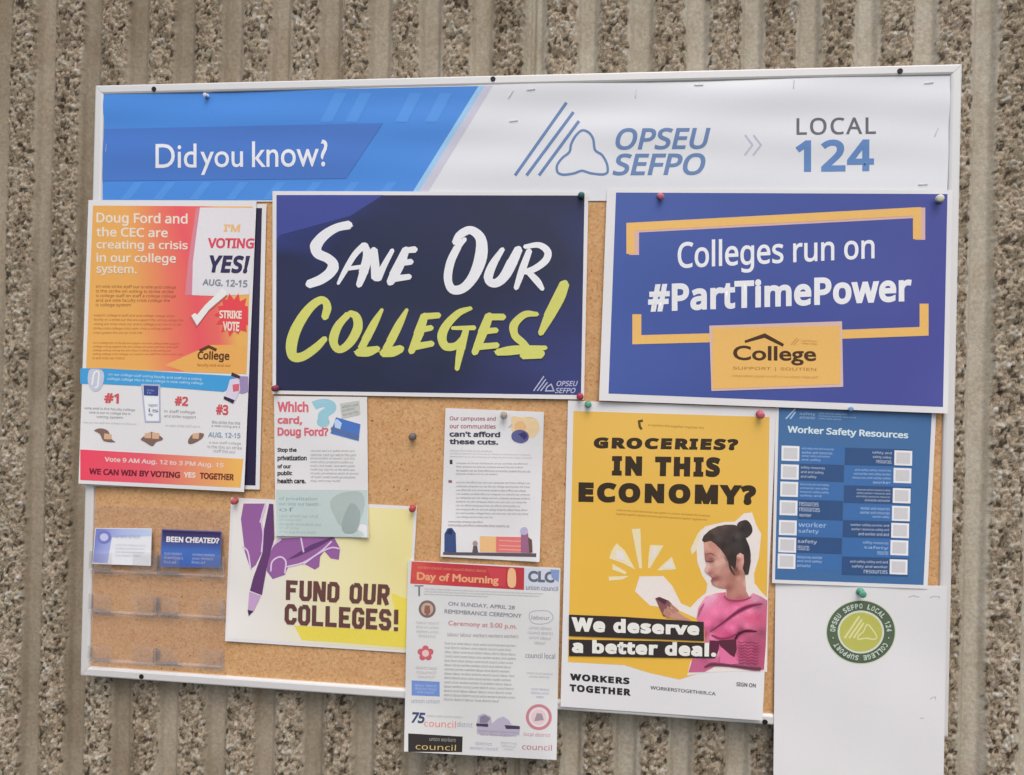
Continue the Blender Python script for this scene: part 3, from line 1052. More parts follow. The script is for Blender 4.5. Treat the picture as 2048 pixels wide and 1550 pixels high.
p.line(c7([(202, 392), (202, 238), (1832, 150), (1832, 308)]), 16.5, OB, 3)
p.line(c7([(238, 735), (238, 880), (700, 868)]), 18, OB, 3)
p.line(c7([(1872, 675), (1872, 832), (1380, 850)]), 18, OB, 3)
p.done()
p = T.part('white_lettering')
TW = ink((230, 231, 238), 0.45)
p.text('Colleges run on', c7([(470, 318), (1590, 272), (1590, 460), (470, 520)]), TW, 3, 'open', 0.014)
p.text('#PartTimePower', c7([(302, 562), (1800, 500), (1800, 662), (302, 724)]), TW, 3, 'open', 0.036, 0, 1.05)
p.done()
p = T.part('orange_label')
p.poly(c7([(650, 800), (1405, 775), (1412, 1148), (662, 1172)]), ink((206, 176, 168), 0.45), 4)
p.poly(c7([(668, 812), (1395, 800), (1395, 1132), (668, 1160)]), ink((230, 177, 98), 0.45), 5)
p.done()
p = T.part('college_emblem')
CB = ink((72, 46, 26), 0.45)
p.line(c7([(852, 892), (965, 856), (1072, 912)]), [5, 8.5, 6], CB, 6)
p.text('College', c7([(785, 912), (1258, 918), (1258, 1028), (785, 1022)]), CB, 6, 'plain', 0.022)
p.text('SUPPORT | SOUTIEN', c7([(785, 1032), (1258, 1040), (1258, 1062), (785, 1054)]), ink((176, 128, 66), 0.45), 6, 'open', 0.01)
p.greek(c7([(780, 1074), (1268, 1084), (1268, 1106), (780, 1096)]), 1, ink((196, 146, 78), 0.45), 2, ends=[1], lvl=6)
p.line(c7([(1115, 908), (1150, 870)]), 2, ink((196, 146, 78), 0.45), 6)
p.line(c7([(1130, 908), (1160, 878)]), 2, ink((196, 146, 78), 0.45), 6)
p.greek(c7([(1175, 878), (1265, 882), (1265, 912), (1175, 908)]), 2, ink((190, 140, 74), 0.45), 6, ends=[1, 1], lvl=6)
p.done()

# ---- fund our colleges (block letters are cut from straight strokes)
F = Sheet('poster', 'white and yellow poster with purple writing hand reading fund our colleges', 'poster',
          [(462, 995), (834, 1013), (818, 1306), (450, 1282)], [.0018, .0018, .0026, .0022], WHITE, bow=0.0006, wave=.0003, seed=6, curl=(0, 0, 0, .004))
s = 2.8714
c8 = lambda pts: sc(pts, s, 440, 780)
p = F.part('tinted_panel')
p.poly([(468, 1002), (828, 1019), (812, 1300), (455, 1276)], ramp_ink('pale_yellow_print', [(0.0, (222, 218, 213)), (0.3, (222, 217, 207)), (0.6, (226, 216, 172)), (1.0, (228, 212, 148))], (1, 0, 0.05), 0.5, 0.1), 1)
p.done()
p = F.part('yellow_patch')
p.poly(c8([(985, 1165), (1075, 1200), (1072, 1478), (700, 1450), (470, 1436), (425, 1352), (1030, 1385), (1003, 1260)]), ink((230, 206, 84), 0.5), 2)
p.done()
PUR, DPU, LIL = ink((144, 94, 148), 0.5), ink((98, 62, 106), 0.5), ink((214, 190, 216), 0.5)
p = F.part('hand_picture')
p.poly(c8([(135, 652), (262, 652), (238, 735), (246, 820), (242, 930), (205, 1005), (176, 1030), (142, 930), (120, 740)]), PUR, 3)
p.poly(c8([(272, 960), (300, 890), (345, 852), (480, 845), (655, 846), (690, 910), (682, 975), (636, 968), (600, 925), (575, 958), (570, 1015), (545, 1032), (490, 1002), (440, 1000), (392, 1015), (372, 1062), (302, 1086), (268, 1040)]), PUR, 3)
p.poly(c8([(640, 845), (662, 846), (560, 905), (440, 960), (385, 975), (520, 890)]), DPU, 4)
for q_ in ([(262, 652), (238, 740), (248, 830), (238, 930)], [(268, 985), (300, 900), (350, 858)], [(292, 1040), (300, 985), (345, 958), (378, 985), (372, 1050)], [(385, 1015), (480, 990), (575, 930), (640, 870)], [(480, 1000), (540, 955), (580, 930)], [(580, 930), (640, 905), (690, 912)], [(465, 850), (480, 930)], [(130, 900), (160, 930), (176, 1030)], [(262, 665), (230, 760)]):
    p.line(c8(q_), 3.2, LIL, 5, smooth=4)
p.done()
p = F.part('pen_picture')
p.poly(c8([(282, 652), (306, 655), (312, 850), (272, 1000), (240, 1178), (172, 1152), (190, 1080), (245, 930), (252, 800)]), DPU, 6)
p.poly(c8([(168, 1158), (234, 1182), (192, 1272), (160, 1262)]), ink((190, 155, 192), 0.5), 6)
p.poly(c8([(158, 1262), (192, 1270), (165, 1298)]), ink((70, 50, 70), 0.5), 6)
p.done()
BLK = {  # letters as straight strokes in a unit box
    'F': [[(.18, 1), (.18, .12), (1, .12)], [(.18, .5), (.85, .5)]],
    'U': [[(.15, 0), (.15, .78), (.3, .9), (.7, .9), (.85, .78), (.85, 0)]],
    'N': [[(.14, 1), (.14, 0)], [(.2, .06), (.8, .94)], [(.86, 0), (.86, 1)]],
    'D': [[(.15, .1), (.68, .1), (.85, .24), (.85, .76), (.68, .9), (.15, .9)], [(.17, .1), (.17, .9)]],
    'O': [[(.32, .1), (.68, .1), (.85, .24), (.85, .76), (.68, .9), (.32, .9), (.15, .76), (.15, .24), (.32, .1)]],
    'R': [[(.17, 1), (.17, .1), (.68, .1), (.84, .22), (.84, .42), (.68, .54), (.2, .54)], [(.52, .54), (.88, 1)]],
    'C': [[(.85, .34), (.85, .24), (.68, .1), (.32, .1), (.15, .24), (.15, .76), (.32, .9), (.68, .9), (.85, .76), (.85, .66)]],
    'L': [[(.18, 0), (.18, .89), (1, .89)]],
    'E': [[(1, .11), (.18, .11), (.18, .89), (1, .89)], [(.18, .5), (.86, .5)]],
    'G': [[(.85, .32), (.85, .24), (.68, .1), (.32, .1), (.15, .24), (.15, .76), (.32, .9), (.68, .9), (.85, .76), (.85, .55), (.52, .55)]],
    'S': [[(.86, .3), (.86, .24), (.7, .1), (.3, .1), (.15, .22), (.15, .38), (.3, .5), (.7, .5), (.85, .62), (.85, .78), (.7, .9), (.3, .9), (.14, .78), (.14, .7)]],
    '!': [[(.5, 0), (.5, .68)], [(.5, .82), (.5, 1)]]}
def block(p, body, q, w, mat, lvl):
    adv = {' ': .55, '!': .55}
    tot = sum(adv.get(c, 1) for c in body) + .2 * (len(body) - 1)
    x = 0
    for c in body:
        a = adv.get(c, 1)
        for st_ in BLK.get(c, []):
            pts = bil(q, [((x + u * (a if c == '!' else 1)) / tot, v) for u, v in st_])
            p.line([tuple(e) for e in pts], w, mat, lvl)
        x += a + .2
p = F.part('brown_lettering')
BN = ink((100, 66, 62), 0.5)
block(p, 'FUND OUR', c8([(380, 1090), (975, 1118), (968, 1235), (378, 1205)]), 8.6, BN, 5)
block(p, 'COLLEGES!', c8([(375, 1228), (1030, 1262), (1028, 1385), (372, 1345)]), 8.6, BN, 5)
p.done()

# ---- which card flyer
K = Sheet('flyer', 'white and pale teal flyer with blue bank card picture lapping over the purple hand poster', 'flyer',
          [(548, 792), (734, 794), (737, 1075), (551, 1072)], [.0034, .0034, .0040, .0040], WHITE, bow=0.0008, wave=.0004, seed=7, curl=(0, 0, .006, .005))
K.words = 'which card privatization of our public health care stop the'.split()
p = K.part('teal_panel')
p.poly(c8([(322, 572), (847, 574), (850, 845), (322, 838)]), ink((184, 198, 193), 0.5), 1)
p.poly(c8([(700, 590), (815, 590), (826, 690), (780, 760), (700, 785), (655, 720), (632, 640)]), ink((168, 180, 174), 0.5), 2, smooth=3)
p.poly(c8([(750, 650), (805, 700), (785, 810), (715, 820), (700, 760)]), ink((150, 163, 158), 0.5), 3, smooth=3)
p.greek(c8([(340, 610), (580, 612), (580, 705), (340, 700)]), 3, ink((130, 158, 160), 0.5), 41)
p.greek(c8([(340, 710), (590, 714), (590, 832), (340, 828)]), 5, ink((152, 172, 170), 0.5), 42, ends=[.9, .5, .95, .45, .85])
p.done()
p = K.part('red_heading')
RH = ink((208, 104, 116), 0.5)
p.text('Which', c8([(330, 64), (508, 66), (508, 128), (330, 126)]), RH, 2, 'open', 0.038)
p.text('card,', c8([(330, 148), (472, 150), (472, 202), (330, 200)]), RH, 2, 'open', 0.038)
p.text('Doug Ford?', c8([(330, 212), (622, 214), (622, 278), (330, 276)]), RH, 2, 'open', 0.038)
p.done()
p = K.part('question_mark')
p.text('?', c8([(532, 50), (668, 52), (668, 215), (532, 213)]), ink((146, 190, 200), 0.5), 1, 'open', 0.08)
p.done()
p = K.part('card_picture')
p.poly(c8([(688, 78), (800, 60), (806, 140), (700, 165)]), ink((186, 188, 180), 0.5), 3)
p.greek(c8([(700, 86), (790, 72), (794, 135), (708, 152)]), 3, MGREY, 2, ends=[1, .8, 1], lvl=4)
p.poly(c8([(666, 156), (806, 196), (796, 292), (634, 248)]), ink((72, 112, 180), 0.5), 5)
p.poly(c8([(655, 180), (672, 165), (700, 190), (690, 225), (660, 215)]), ink((176, 196, 226), 0.5), 6)
p.poly(c8([(634, 226), (642, 210), (800, 262), (797, 284)]), ink((88, 108, 146), 0.5), 6)
p.done()
p = K.part('small_print')
for body, x1, y0, y1 in (('Stop the', 440, 331, 362), ('privatization', 498, 376, 412), ('of our', 408, 426, 450), ('public', 415, 464, 496), ('health care.', 492, 508, 536)):
    p.text(body, c8([(330, y0), (x1, y0), (x1, y1), (330, y1)]), BLACK, 2, 'open', 0.038)
p.greek(c8([(520, 338), (800, 340), (800, 535), (520, 532)]), 9, ink((160, 158, 157), 0.5), 45, fill=.5)
p.done()

# ---- cannot afford flyer
A = Sheet('flyer', 'white one page flyer with dense grey text and a small bookshelf drawing at its foot', 'flyer',
          [(891, 816), (1088, 824), (1079, 1124), (881, 1113)], [.0022, .0022, .0030, .0030], WHITE, bow=0.0008, wave=.0005, seed=8, curl=(.002, .003, .007, .005))
A.words = 'our communities and campuses afford these cuts can the college students'.split()
s = 4.56
c1 = lambda pts: sc(pts, s, 860, 800)
p = A.part('heading_lettering')
p.text('Our campuses and', c1([(180, 146), (600, 152), (600, 200), (180, 196)]), ink((160, 104, 112), 0.5), 2, 'open', 0.02)
p.text('our communities', c1([(180, 216), (600, 222), (600, 262), (180, 258)]), ink((160, 104, 112), 0.5), 2, 'open', 0.02)
p.text("can't afford", c1([(178, 282), (640, 290), (640, 340), (178, 334)]), ink((64, 62, 78), 0.5), 2, 'open', 0.038)
p.text('these cuts.', c1([(178, 352), (622, 360), (622, 408), (178, 402)]), ink((64, 62, 78), 0.5), 2, 'open', 0.038)
p.done()
p = A.part('figure_picture')
p.poly(c1([(750, 150), (830, 155), (960, 165), (1000, 260), (960, 330), (900, 345), (760, 300), (740, 220)]), ink((222, 196, 152), 0.5), 1, smooth=3)
p.poly(c1([(770, 235), (800, 195), (850, 200), (880, 250), (840, 290), (785, 280)]), ink((220, 178, 128), 0.5), 2, smooth=4)
p.poly(c1([(750, 300), (820, 270), (890, 300), (895, 362), (830, 395), (752, 362)]), ink((92, 94, 138), 0.5), 3, smooth=4)
p.poly(c1([(805, 310), (860, 290), (890, 330), (860, 365)]), ink((60, 58, 104), 0.5), 4)
p.line(c1([(720, 250), (750, 220)]), 3, ink((190, 180, 176), 0.5), 4)
p.done()
p = A.part('small_print')
p.greek(c1([(185, 445), (950, 460), (945, 545), (182, 530)]), 3, ink((172, 170, 168), 0.5), 52, ends=[.5, .96, .98], fill=.45)
p.poly(c1([(180, 545), (205, 546), (205, 585), (180, 584)]), ink((60, 60, 66), 0.5), 2)
p.poly(c1([(168, 730), (200, 732), (200, 755), (168, 754)]), ink((136, 98, 96), 0.5), 2)
p.greek(c1([(240, 560), (930, 568), (928, 700), (238, 690)]), 4, ink((140, 138, 139), 0.5), 53, fill=.45)
p.greek(c1([(240, 735), (920, 742), (918, 1095), (235, 1085)]), 10, ink((136, 135, 138), 0.5), 54, fill=.45)
p.greek(c1([(165, 1095), (740, 1105), (740, 1165), (165, 1155)]), 2, ink((128, 110, 118), 0.5), 55, ends=[.55, .97])
p.done()
p = A.part('bookshelf_picture')
p.poly(c1([(130, 1385), (132, 1220), (160, 1170), (200, 1165), (235, 1215), (240, 1390)]), ink((58, 74, 118), 0.5), 2, smooth=0)
p.poly(c1([(150, 1215), (180, 1172), (205, 1190), (200, 1230)]), ink((40, 46, 84), 0.5), 3)
p.poly(c1([(455, 1240), (602, 1246), (602, 1388), (455, 1385)]), ink((230, 180, 126), 0.5), 2)
p.poly(c1([(602, 1246), (832, 1250), (828, 1392), (602, 1388)]), ink((218, 116, 110), 0.5), 2)
for y in (1290, 1335, 1370):
    p.line(c1([(630, y - 8), (828, y)]), 2.2, ink((238, 160, 150), 0.5), 3)
p.poly(c1([(830, 1200), (890, 1190), (905, 1300), (925, 1395), (828, 1392)]), ink((150, 98, 124), 0.5), 3)
p.disc(c1([(858, 1195)])[0], 8, 8, ink((178, 170, 196), 0.5), 4)
p.poly(c1([(895, 1250), (930, 1275), (935, 1390), (905, 1390)]), ink((98, 74, 66), 0.5), 4)
p.disc(c1([(412, 1310)])[0], 5, 6, ink((160, 140, 130), 0.5), 3)
p.poly(c1([(395, 1330), (430, 1330), (440, 1392), (385, 1390)]), ink((92, 84, 88), 0.5), 3)
p.poly(c1([(120, 1386), (970, 1398), (968, 1432), (118, 1412)]), ink((92, 82, 88), 0.5), 1)
p.done()

# ---- day of mourning notice
D = Sheet('notice', 'white notice with red day of mourning strip hanging below the bottom of the board', 'notice',
          [(816, 1121), (1121, 1136), (1113, 1520), (808, 1503)], [.0058, .0050, .0085, .0100], ink((208, 207, 204), 0.5, 0.35, 0.02), bow=0.0008, wave=.0006, seed=9, curl=(0, 0, .008, .006))
D.words = 'labour council district workers union local'.split()
s = 3.605
c2 = lambda pts: sc(pts, s, 790, 1100)
p = D.part('red_strip')
p.poly(c2([(120, 82), (932, 128), (930, 288), (110, 242)]), ramp_ink('red_photo_print', [(0.0, (176, 66, 60)), (0.4, (204, 84, 76)), (0.7, (190, 62, 68)), (1.0, (176, 58, 62))], (1, 0, 0.2), 0.5, 0.5, 3.0), 1)
p.poly(c2([(660, 125), (800, 135), (795, 265), (720, 262)]), ink((192, 66, 74), 0.5), 2)
p.greek(c2([(165, 112), (660, 140), (660, 162), (165, 134)]), 1, ink((226, 146, 116), 0.5), 61, ends=[1], fill=.8, lvl=3)
p.text('Day of Mourning', c2([(158, 158), (748, 188), (746, 262), (156, 232)]), ink((232, 160, 120), 0.5), 3, 'plain', 0.035)
p.poly(c2([(815, 150), (845, 130), (870, 160), (868, 262), (815, 258)]), ink((228, 176, 130), 0.5), 4, smooth=3)
p.done()
p = D.part('council_lettering')
p.poly(c2([(934, 130), (1188, 141), (1180, 296), (932, 284)]), ink((196, 200, 208), 0.5), 1)
p.text('CLC', c2([(960, 148), (1150, 156), (1148, 238), (958, 230)]), ink((96, 102, 116), 0.5), 2, 'plain', 0.05)
p.poly(c2([(1120, 140), (1185, 143), (1180, 232), (1130, 200)]), ink((126, 146, 186), 0.5), 2)
p.greek(c2([(945, 250), (1175, 262), (1175, 296), (945, 286)]), 1, ink((92, 84, 82), 0.5), 62, ends=[1], fill=.75)
p.done()
p = D.part('small_print')
p.line(c2([(140, 258), (205, 258)]), 2.2, MGREY, 2)
p.line(c2([(174, 258), (174, 332)]), 3.6, MGREY, 2)
p.greek(c2([(215, 270), (1140, 310), (1135, 365), (210, 325)]), 3, ink((156, 155, 152), 0.5), 63, fill=.45)
p.text('ON SUNDAY, APRIL 28', c2([(385, 372), (865, 402), (862, 434), (383, 404)]), ink((128, 130, 138), 0.5), 2, 'plain', 0.015)
p.text('REMEMBRANCE CEREMONY', c2([(358, 426), (915, 460), (912, 490), (356, 456)]), ink((128, 130, 138), 0.5), 2, 'plain', 0.015)
p.text('Ceremony at 5:00 p.m.', c2([(385, 508), (880, 533), (878, 578), (383, 553)]), ink((192, 136, 134), 0.5), 2, 'plain', 0.015)
p.greek(c2([(380, 590), (890, 605), (888, 640), (378, 625)]), 1, ink((150, 150, 148), 0.5), 67, ends=[1])
p.greek(c2([(360, 655), (890, 675), (880, 1110), (352, 1090)]), 14, ink((150, 149, 146), 0.5), 68, fill=.42)
p.greek(c2([(150, 505), (320, 510), (318, 640), (145, 630)]), 4, ink((180, 178, 176), 0.5), 69, align='center', fill=.5)
p.greek(c2([(150, 830), (300, 835), (298, 930), (148, 925)]), 3, ink((182, 180, 178), 0.5), 70, align='center', fill=.5)
p.greek(c2([(958, 540), (1140, 548), (1138, 690), (955, 680)]), 4, ink((172, 172, 174), 0.5), 71, align='center', fill=.5)
p.greek(c2([(935, 870), (1150, 880), (1148, 930), (933, 920)]), 2, ink((180, 178, 182), 0.5), 72, align='center', fill=.5)
p.greek(c2([(975, 985), (1120, 992), (1118, 1075), (972, 1068)]), 3, ink((170, 172, 190), 0.5), 73, align='center', fill=.5)
p.greek(c2([(120, 1065), (322, 1072), (320, 1110), (118, 1105)]), 1, ink((150, 164, 180), 0.5), 74, ends=[1])
p.greek(c2([(230, 1180), (560, 1195), (558, 1218), (228, 1205)]), 1, ink((186, 184, 182), 0.5), 75, ends=[.8])
p.greek(c2([(540, 1372), (740, 1385), (738, 1450), (538, 1440)]), 2, ink((164, 168, 184), 0.5), 76, align='center', ends=[.6, 1])
p.greek(c2([(760, 1375), (880, 1385), (878, 1450), (758, 1440)]), 3, ink((180, 178, 182), 0.5), 77, align='center')
p.done()
p = D.part('round_badge')
p.disc(c2([(232, 426)])[0], 17, 17.5, ink((120, 104, 96), 0.5), 1)
p.disc(c2([(232, 426)])[0], 12, 12.5, ink((190, 160, 144), 0.5), 2)
p.poly(c2([(215, 400), (250, 400), (255, 450), (232, 475), (210, 450)]), ink((140, 96, 80), 0.5), 3)
p.done()
p = D.part('flower_badge')
for k in range(5):
    a_ = math.pi / 2 + k * 2 * math.pi / 5
    p.disc(c2([(220 + 36 * math.cos(a_), 745 - 34 * math.sin(a_))])[0], 6.5, 6.5, ink((192, 98, 104), 0.5), 1, 20)
p.disc(c2([(220, 745)])[0], 7, 7, ink((222, 186, 184), 0.5), 2, 20)
p.done()
p = D.part('blue_badge')
p.poly(c2([(120, 940), (322, 950), (322, 1056), (120, 1048)]), ink((112, 140, 196), 0.5), 1)
p.greek(c2([(140, 960), (300, 968), (300, 1040), (140, 1032)]), 3, ink((176, 190, 222), 0.5), 78, align='center')
p.done()
p = D.part('anniversary_lettering')
p.text('75', c2([(122, 1168), (218, 1174), (216, 1252), (120, 1246)]), ink((62, 76, 104), 0.5), 2, 'open', 0.038, 0.2)
p.greek(c2([(212, 1222), (440, 1234), (438, 1284), (210, 1272)]), 1, ink((220, 130, 108), 0.5), 79, ends=[1], fill=.95)
p.greek(c2([(450, 1236), (560, 1242), (558, 1280), (448, 1274)]), 1, ink((142, 158, 168), 0.5), 80, ends=[1], fill=.85)
p.done()
p = D.part('black_badge')
p.poly(c2([(95, 1322), (488, 1345), (484, 1458), (95, 1455)]), ink((52, 48, 46), 0.5), 1)
p.greek(c2([(250, 1345), (440, 1355), (438, 1385), (248, 1376)]), 1, ink((160, 156, 150), 0.5), 81, ends=[1], fill=.7)
p.greek(c2([(150, 1392), (440, 1405), (438, 1448), (148, 1438)]), 1, ink((200, 172, 108), 0.5), 82, ends=[1], fill=.9)
p.done()
p = D.part('vehicle_picture')
p.poly(c2([(590, 1250), (600, 1195), (640, 1178), (690, 1200), (700, 1250), (740, 1215), (780, 1200), (820, 1225), (840, 1260), (900, 1270), (898, 1335), (800, 1345), (590, 1325)]), ink((176, 170, 184), 0.5), 1)
p.poly(c2([(586, 1250), (670, 1252), (672, 1276), (586, 1270)]), ink((72, 62, 84), 0.5), 2)
p.poly(c2([(790, 1262), (900, 1270), (900, 1292), (800, 1290)]), ink((72, 62, 84), 0.5), 2)
p.poly(c2([(615, 1200), (650, 1190), (690, 1215), (660, 1248), (610, 1245)]), ink((132, 124, 142), 0.5), 2)
p.greek(c2([(600, 1290), (890, 1304), (888, 1350), (598, 1338)]), 2, ink((144, 138, 156), 0.5), 83, align='center', ends=[1, .9])
p.done()
p = D.part('red_ring_badge')
ang = np.linspace(0, 2 * math.pi, 40, endpoint=False)
RB = ink((190, 122, 130), 0.5)
cc = c2([(1037, 1205)])[0]
p.line([(cc[0] + 23 * math.cos(a_), cc[1] + 23 * math.sin(a_)) for a_ in ang], 6, RB, 1, closed=True)
p.disc(cc, 15, 15, ink((216, 186, 188), 0.5), 1)
p.poly([(cc[0] - 9, cc[1] + 8), (cc[0] - 4, cc[1] - 8), (cc[0] + 6, cc[1] - 7), (cc[0] + 10, cc[1] + 6)], ink((150, 140, 146), 0.5), 2)
p.greek(c2([(930, 1312), (1120, 1322), (1118, 1350), (928, 1340)]), 1, RB, 84, ends=[1], fill=.85)
p.greek(c2([(918, 1395), (1132, 1405), (1130, 1448), (916, 1438)]), 1, ink((176, 104, 114), 0.5), 85, ends=[1], fill=.9)
p.done()
p = D.part('outline_badge')
p.line([tuple(a_) for a_ in c2([(975, 450), (1100, 440), (1140, 490), (1090, 530), (990, 525)])], 1.8, ink((170, 170, 176), 0.5), 1, smooth=4, closed=True)
p.greek(c2([(985, 470), (1115, 476), (1115, 505), (985, 500)]), 1, ink((120, 126, 134), 0.5), 86, ends=[1], fill=.7)
p.done()
p = D.part('dark_lettering')
p.greek(c2([(940, 735), (1155, 742), (1155, 790), (940, 782)]), 1, ink((92, 108, 128), 0.5), 87, ends=[1], fill=.55)
p.done()

# ---- groceries poster
G = Sheet('poster', 'yellow poster of a woman in a pink sweater looking at her phone', 'poster',
          [(1136, 801), (1553, 816), (1525, 1441), (1121, 1413)], [.0026, .0026, .0068, .0068], WHITE, bow=0.0005, wave=.0005, seed=10, curl=(0, 0, .006, .003))
G.words = 'groceries in this economy we deserve a better deal workers together'.split()
s3, s4 = 4.551, 3.691
g3 = lambda pts: sc(pts, s3, 1110, 790)
g4 = lambda pts: sc(pts, s4, 1110, 1020)
p = G.part('yellow_panel')
p.poly([(1147, 822), (1539, 834), (1534, 1190), (1528, 1330), (1400, 1346), (1359, 1359), (1300, 1346), (1248, 1330), (1136, 1324)], ramp_ink('yellow_print', [(0.0, (224, 177, 72)), (0.5, (222, 176, 70)), (1.0, (222, 178, 84))], (0, 0, 1), 0.42, 0.2), 1)
p.done()
p = G.part('heading_lettering')
GB = ink((54, 42, 28), 0.5)
GB2 = ink((150, 112, 42), 0.5)
p.text('GROCERIES?', g3([(355, 384), (1672, 400), (1660, 505), (350, 487)]), GB, 2, 'open', 0.075, 0, 1.32)
p.text('IN THIS', g3([(520, 553), (1505, 566), (1500, 748), (517, 735)]), GB, 2, 'open', 0.075, 0, 1.32)
p.text('ECONOMY?', g3([(215, 792), (1832, 822), (1828, 1003), (212, 975)]), GB, 2, 'open', 0.075, 0, 1.32)
p.done()
p = G.part('small_print')
p.greek(g3([(850, 258), (1355, 285), (1355, 318), (850, 291)]), 1, GB2, 91, ends=[1], fill=.6)
p.done()
p = G.part('small_mark')
p.line(g3([(800, 232), (765, 240), (772, 290), (790, 312)]), 5, ink((92, 70, 30), 0.5), 2)
p.done()
p = G.part('small_print')
p.greek(g3([(560, 1030), (1430, 1085), (1425, 1160), (555, 1100)]), 2, GB2, 92, ends=[.98, .95], fill=.45)
p.done()
p = G.part('rays_picture')
RY = ink((232, 212, 170), 0.5)
for q_ in ([(455, 246), (515, 300), (592, 440), (500, 392), (400, 358), (418, 300)], [(566, 140), (630, 138), (636, 300), (642, 432), (622, 430), (596, 300)], [(702, 258), (802, 262), (742, 360), (700, 432), (686, 425), (692, 330)], [(862, 345), (895, 438), (752, 448), (800, 400)], [(425, 398), (528, 458), (520, 476), (424, 440)], [(396, 492), (545, 487), (500, 512), (400, 522)]):
    p.poly(g4(q_), RY, 2)
p.poly(g4([(450, 300), (512, 320), (512, 372), (455, 362)]), ink((224, 214, 208), 0.5), 3)
p.poly(g4([(805, 400), (865, 372), (868, 428), (805, 432)]), ink((226, 214, 198), 0.5), 3)
p.poly(g4([(715, 275), (770, 270), (722, 370), (708, 370)]), ink((224, 212, 200), 0.5), 3)
p.done()
PX = G.part('woman_picture', label='cut out picture of a woman with dark hair bun and pink sweater')
PX.poly(g4([(1395, 25), (1455, 18), (1478, 90), (1500, 140), (1522, 175), (1505, 350), (1470, 470), (1472, 540), (1520, 600), (1572, 655), (1566, 1195), (1330, 1190), (1100, 1200), (975, 1222), (1000, 1120), (1110, 1080), (1110, 880), (1045, 800), (900, 735), (700, 705), (590, 600), (625, 490), (800, 488), (865, 560), (930, 690), (1000, 720), (1055, 660), (1115, 610), (1125, 545), (1085, 480), (1050, 380), (1040, 200), (1110, 120), (1250, 88), (1330, 85)]), ink((226, 214, 205), 0.5), 2)
PX.poly(g4([(1050, 180), (1090, 130), (1040, 300), (1010, 330), (1000, 290)]), ink((232, 212, 178), 0.5), 3)
woman = PX.done()
gm = lambda L_, k=1.0: [(1380 + x / 4.558, 1025 + y / 4.558, r * k, g * k, b * k) for x, y, r, g, b in L_]
HR = ink((62, 52, 50), 0.5)
HM = gm([(130, 220, 68, 56, 48), (220, 180, 92, 77, 68), (280, 150, 80, 66, 60), (300, 120, 94, 78, 74), (360, 190, 66, 55, 53), (260, 240, 80, 72, 68), (300, 300, 54, 46, 44), (400, 250, 50, 46, 44), (480, 150, 46, 42, 41), (450, 110, 72, 62, 60), (520, 120, 56, 47, 46), (430, 215, 84, 74, 70), (500, 260, 52, 49, 47), (540, 330, 48, 45, 43), (520, 450, 56, 50, 48), (350, 350, 68, 56, 52), (380, 400, 56, 46, 43), (240, 290, 66, 52, 46), (200, 215, 60, 50, 44), (330, 240, 62, 56, 54), (420, 300, 66, 60, 57)])
p = G.part('hair', woman)
p.photo(g4([(1085, 222), (1098, 190), (1140, 150), (1200, 120), (1260, 108), (1310, 108), (1335, 112), (1372, 165), (1410, 210), (1436, 270), (1446, 330), (1442, 400), (1428, 475), (1402, 478), (1340, 470), (1300, 440), (1150, 300)]), HM, 4)
a8 = np.linspace(0, 2 * math.pi, 22, endpoint=False)
p.photo(g4([(1396 + (62 + 3 * math.sin(3 * a_)) * math.cos(a_), 140 + (66 + 3 * math.cos(5 * a_)) * math.sin(a_)) for a_ in a8]), HM, 5)
p.done()
p = G.part('face', woman)
FM = gm([(140, 310, 206, 156, 136), (200, 300, 190, 135, 118), (180, 345, 200, 148, 130), (180, 380, 178, 118, 104), (195, 428, 140, 88, 80), (150, 405, 158, 104, 95), (230, 400, 190, 140, 124), (270, 390, 204, 158, 142), (300, 440, 208, 164, 148), (250, 460, 212, 166, 148), (150, 490, 214, 174, 160), (150, 530, 214, 168, 156), (180, 555, 160, 108, 98), (250, 540, 194, 144, 129), (330, 530, 186, 133, 119), (400, 600, 168, 113, 98), (215, 602, 124, 68, 68), (240, 605, 140, 84, 80), (210, 580, 185, 130, 118), (240, 640, 192, 142, 127), (300, 650, 186, 131, 116), (350, 690, 150, 96, 84), (330, 720, 170, 118, 104), (440, 600, 192, 142, 124), (470, 700, 188, 133, 118), (400, 740, 185, 125, 112), (450, 790, 170, 104, 100), (455, 395, 220, 170, 155), (440, 430, 158, 104, 94), (480, 450, 206, 156, 141), (420, 520, 112, 70, 58), (425, 560, 140, 90, 76), (530, 650, 206, 166, 156), (460, 500, 190, 138, 124), (370, 480, 160, 110, 98), (340, 420, 120, 84, 74)])
p.photo(g4([(1098, 240), (1150, 228), (1182, 250), (1222, 290), (1262, 345), (1288, 400), (1330, 440), (1336, 405), (1342, 335), (1366, 316), (1392, 330), (1396, 380), (1386, 430), (1402, 470), (1412, 600), (1440, 650), (1350, 672), (1268, 655), (1266, 585), (1212, 577), (1166, 558), (1150, 525), (1158, 502), (1142, 486), (1112, 464), (1103, 442), (1118, 405), (1106, 365), (1102, 300)]), FM, 6, reach=3.4)
p.line(g4([(1108, 330), (1150, 320), (1180, 336)]), [1.4, 2.4, 1.4], ink((132, 88, 76), 0.5), 8, smooth=4)
p.line(g4([(1112, 374), (1138, 381), (1172, 376)]), [1.4, 2.6, 1.6], ink((104, 66, 60), 0.5), 8, smooth=4)
p.line(g4([(1284, 385), (1300, 440), (1330, 482)]), [3, 4, 1.5], HR, 8, smooth=4)
p.poly(g4([(1395, 400), (1440, 300), (1446, 380), (1428, 475), (1402, 478)]), HR, 9)
p.done()
p = G.part('sweater', woman)
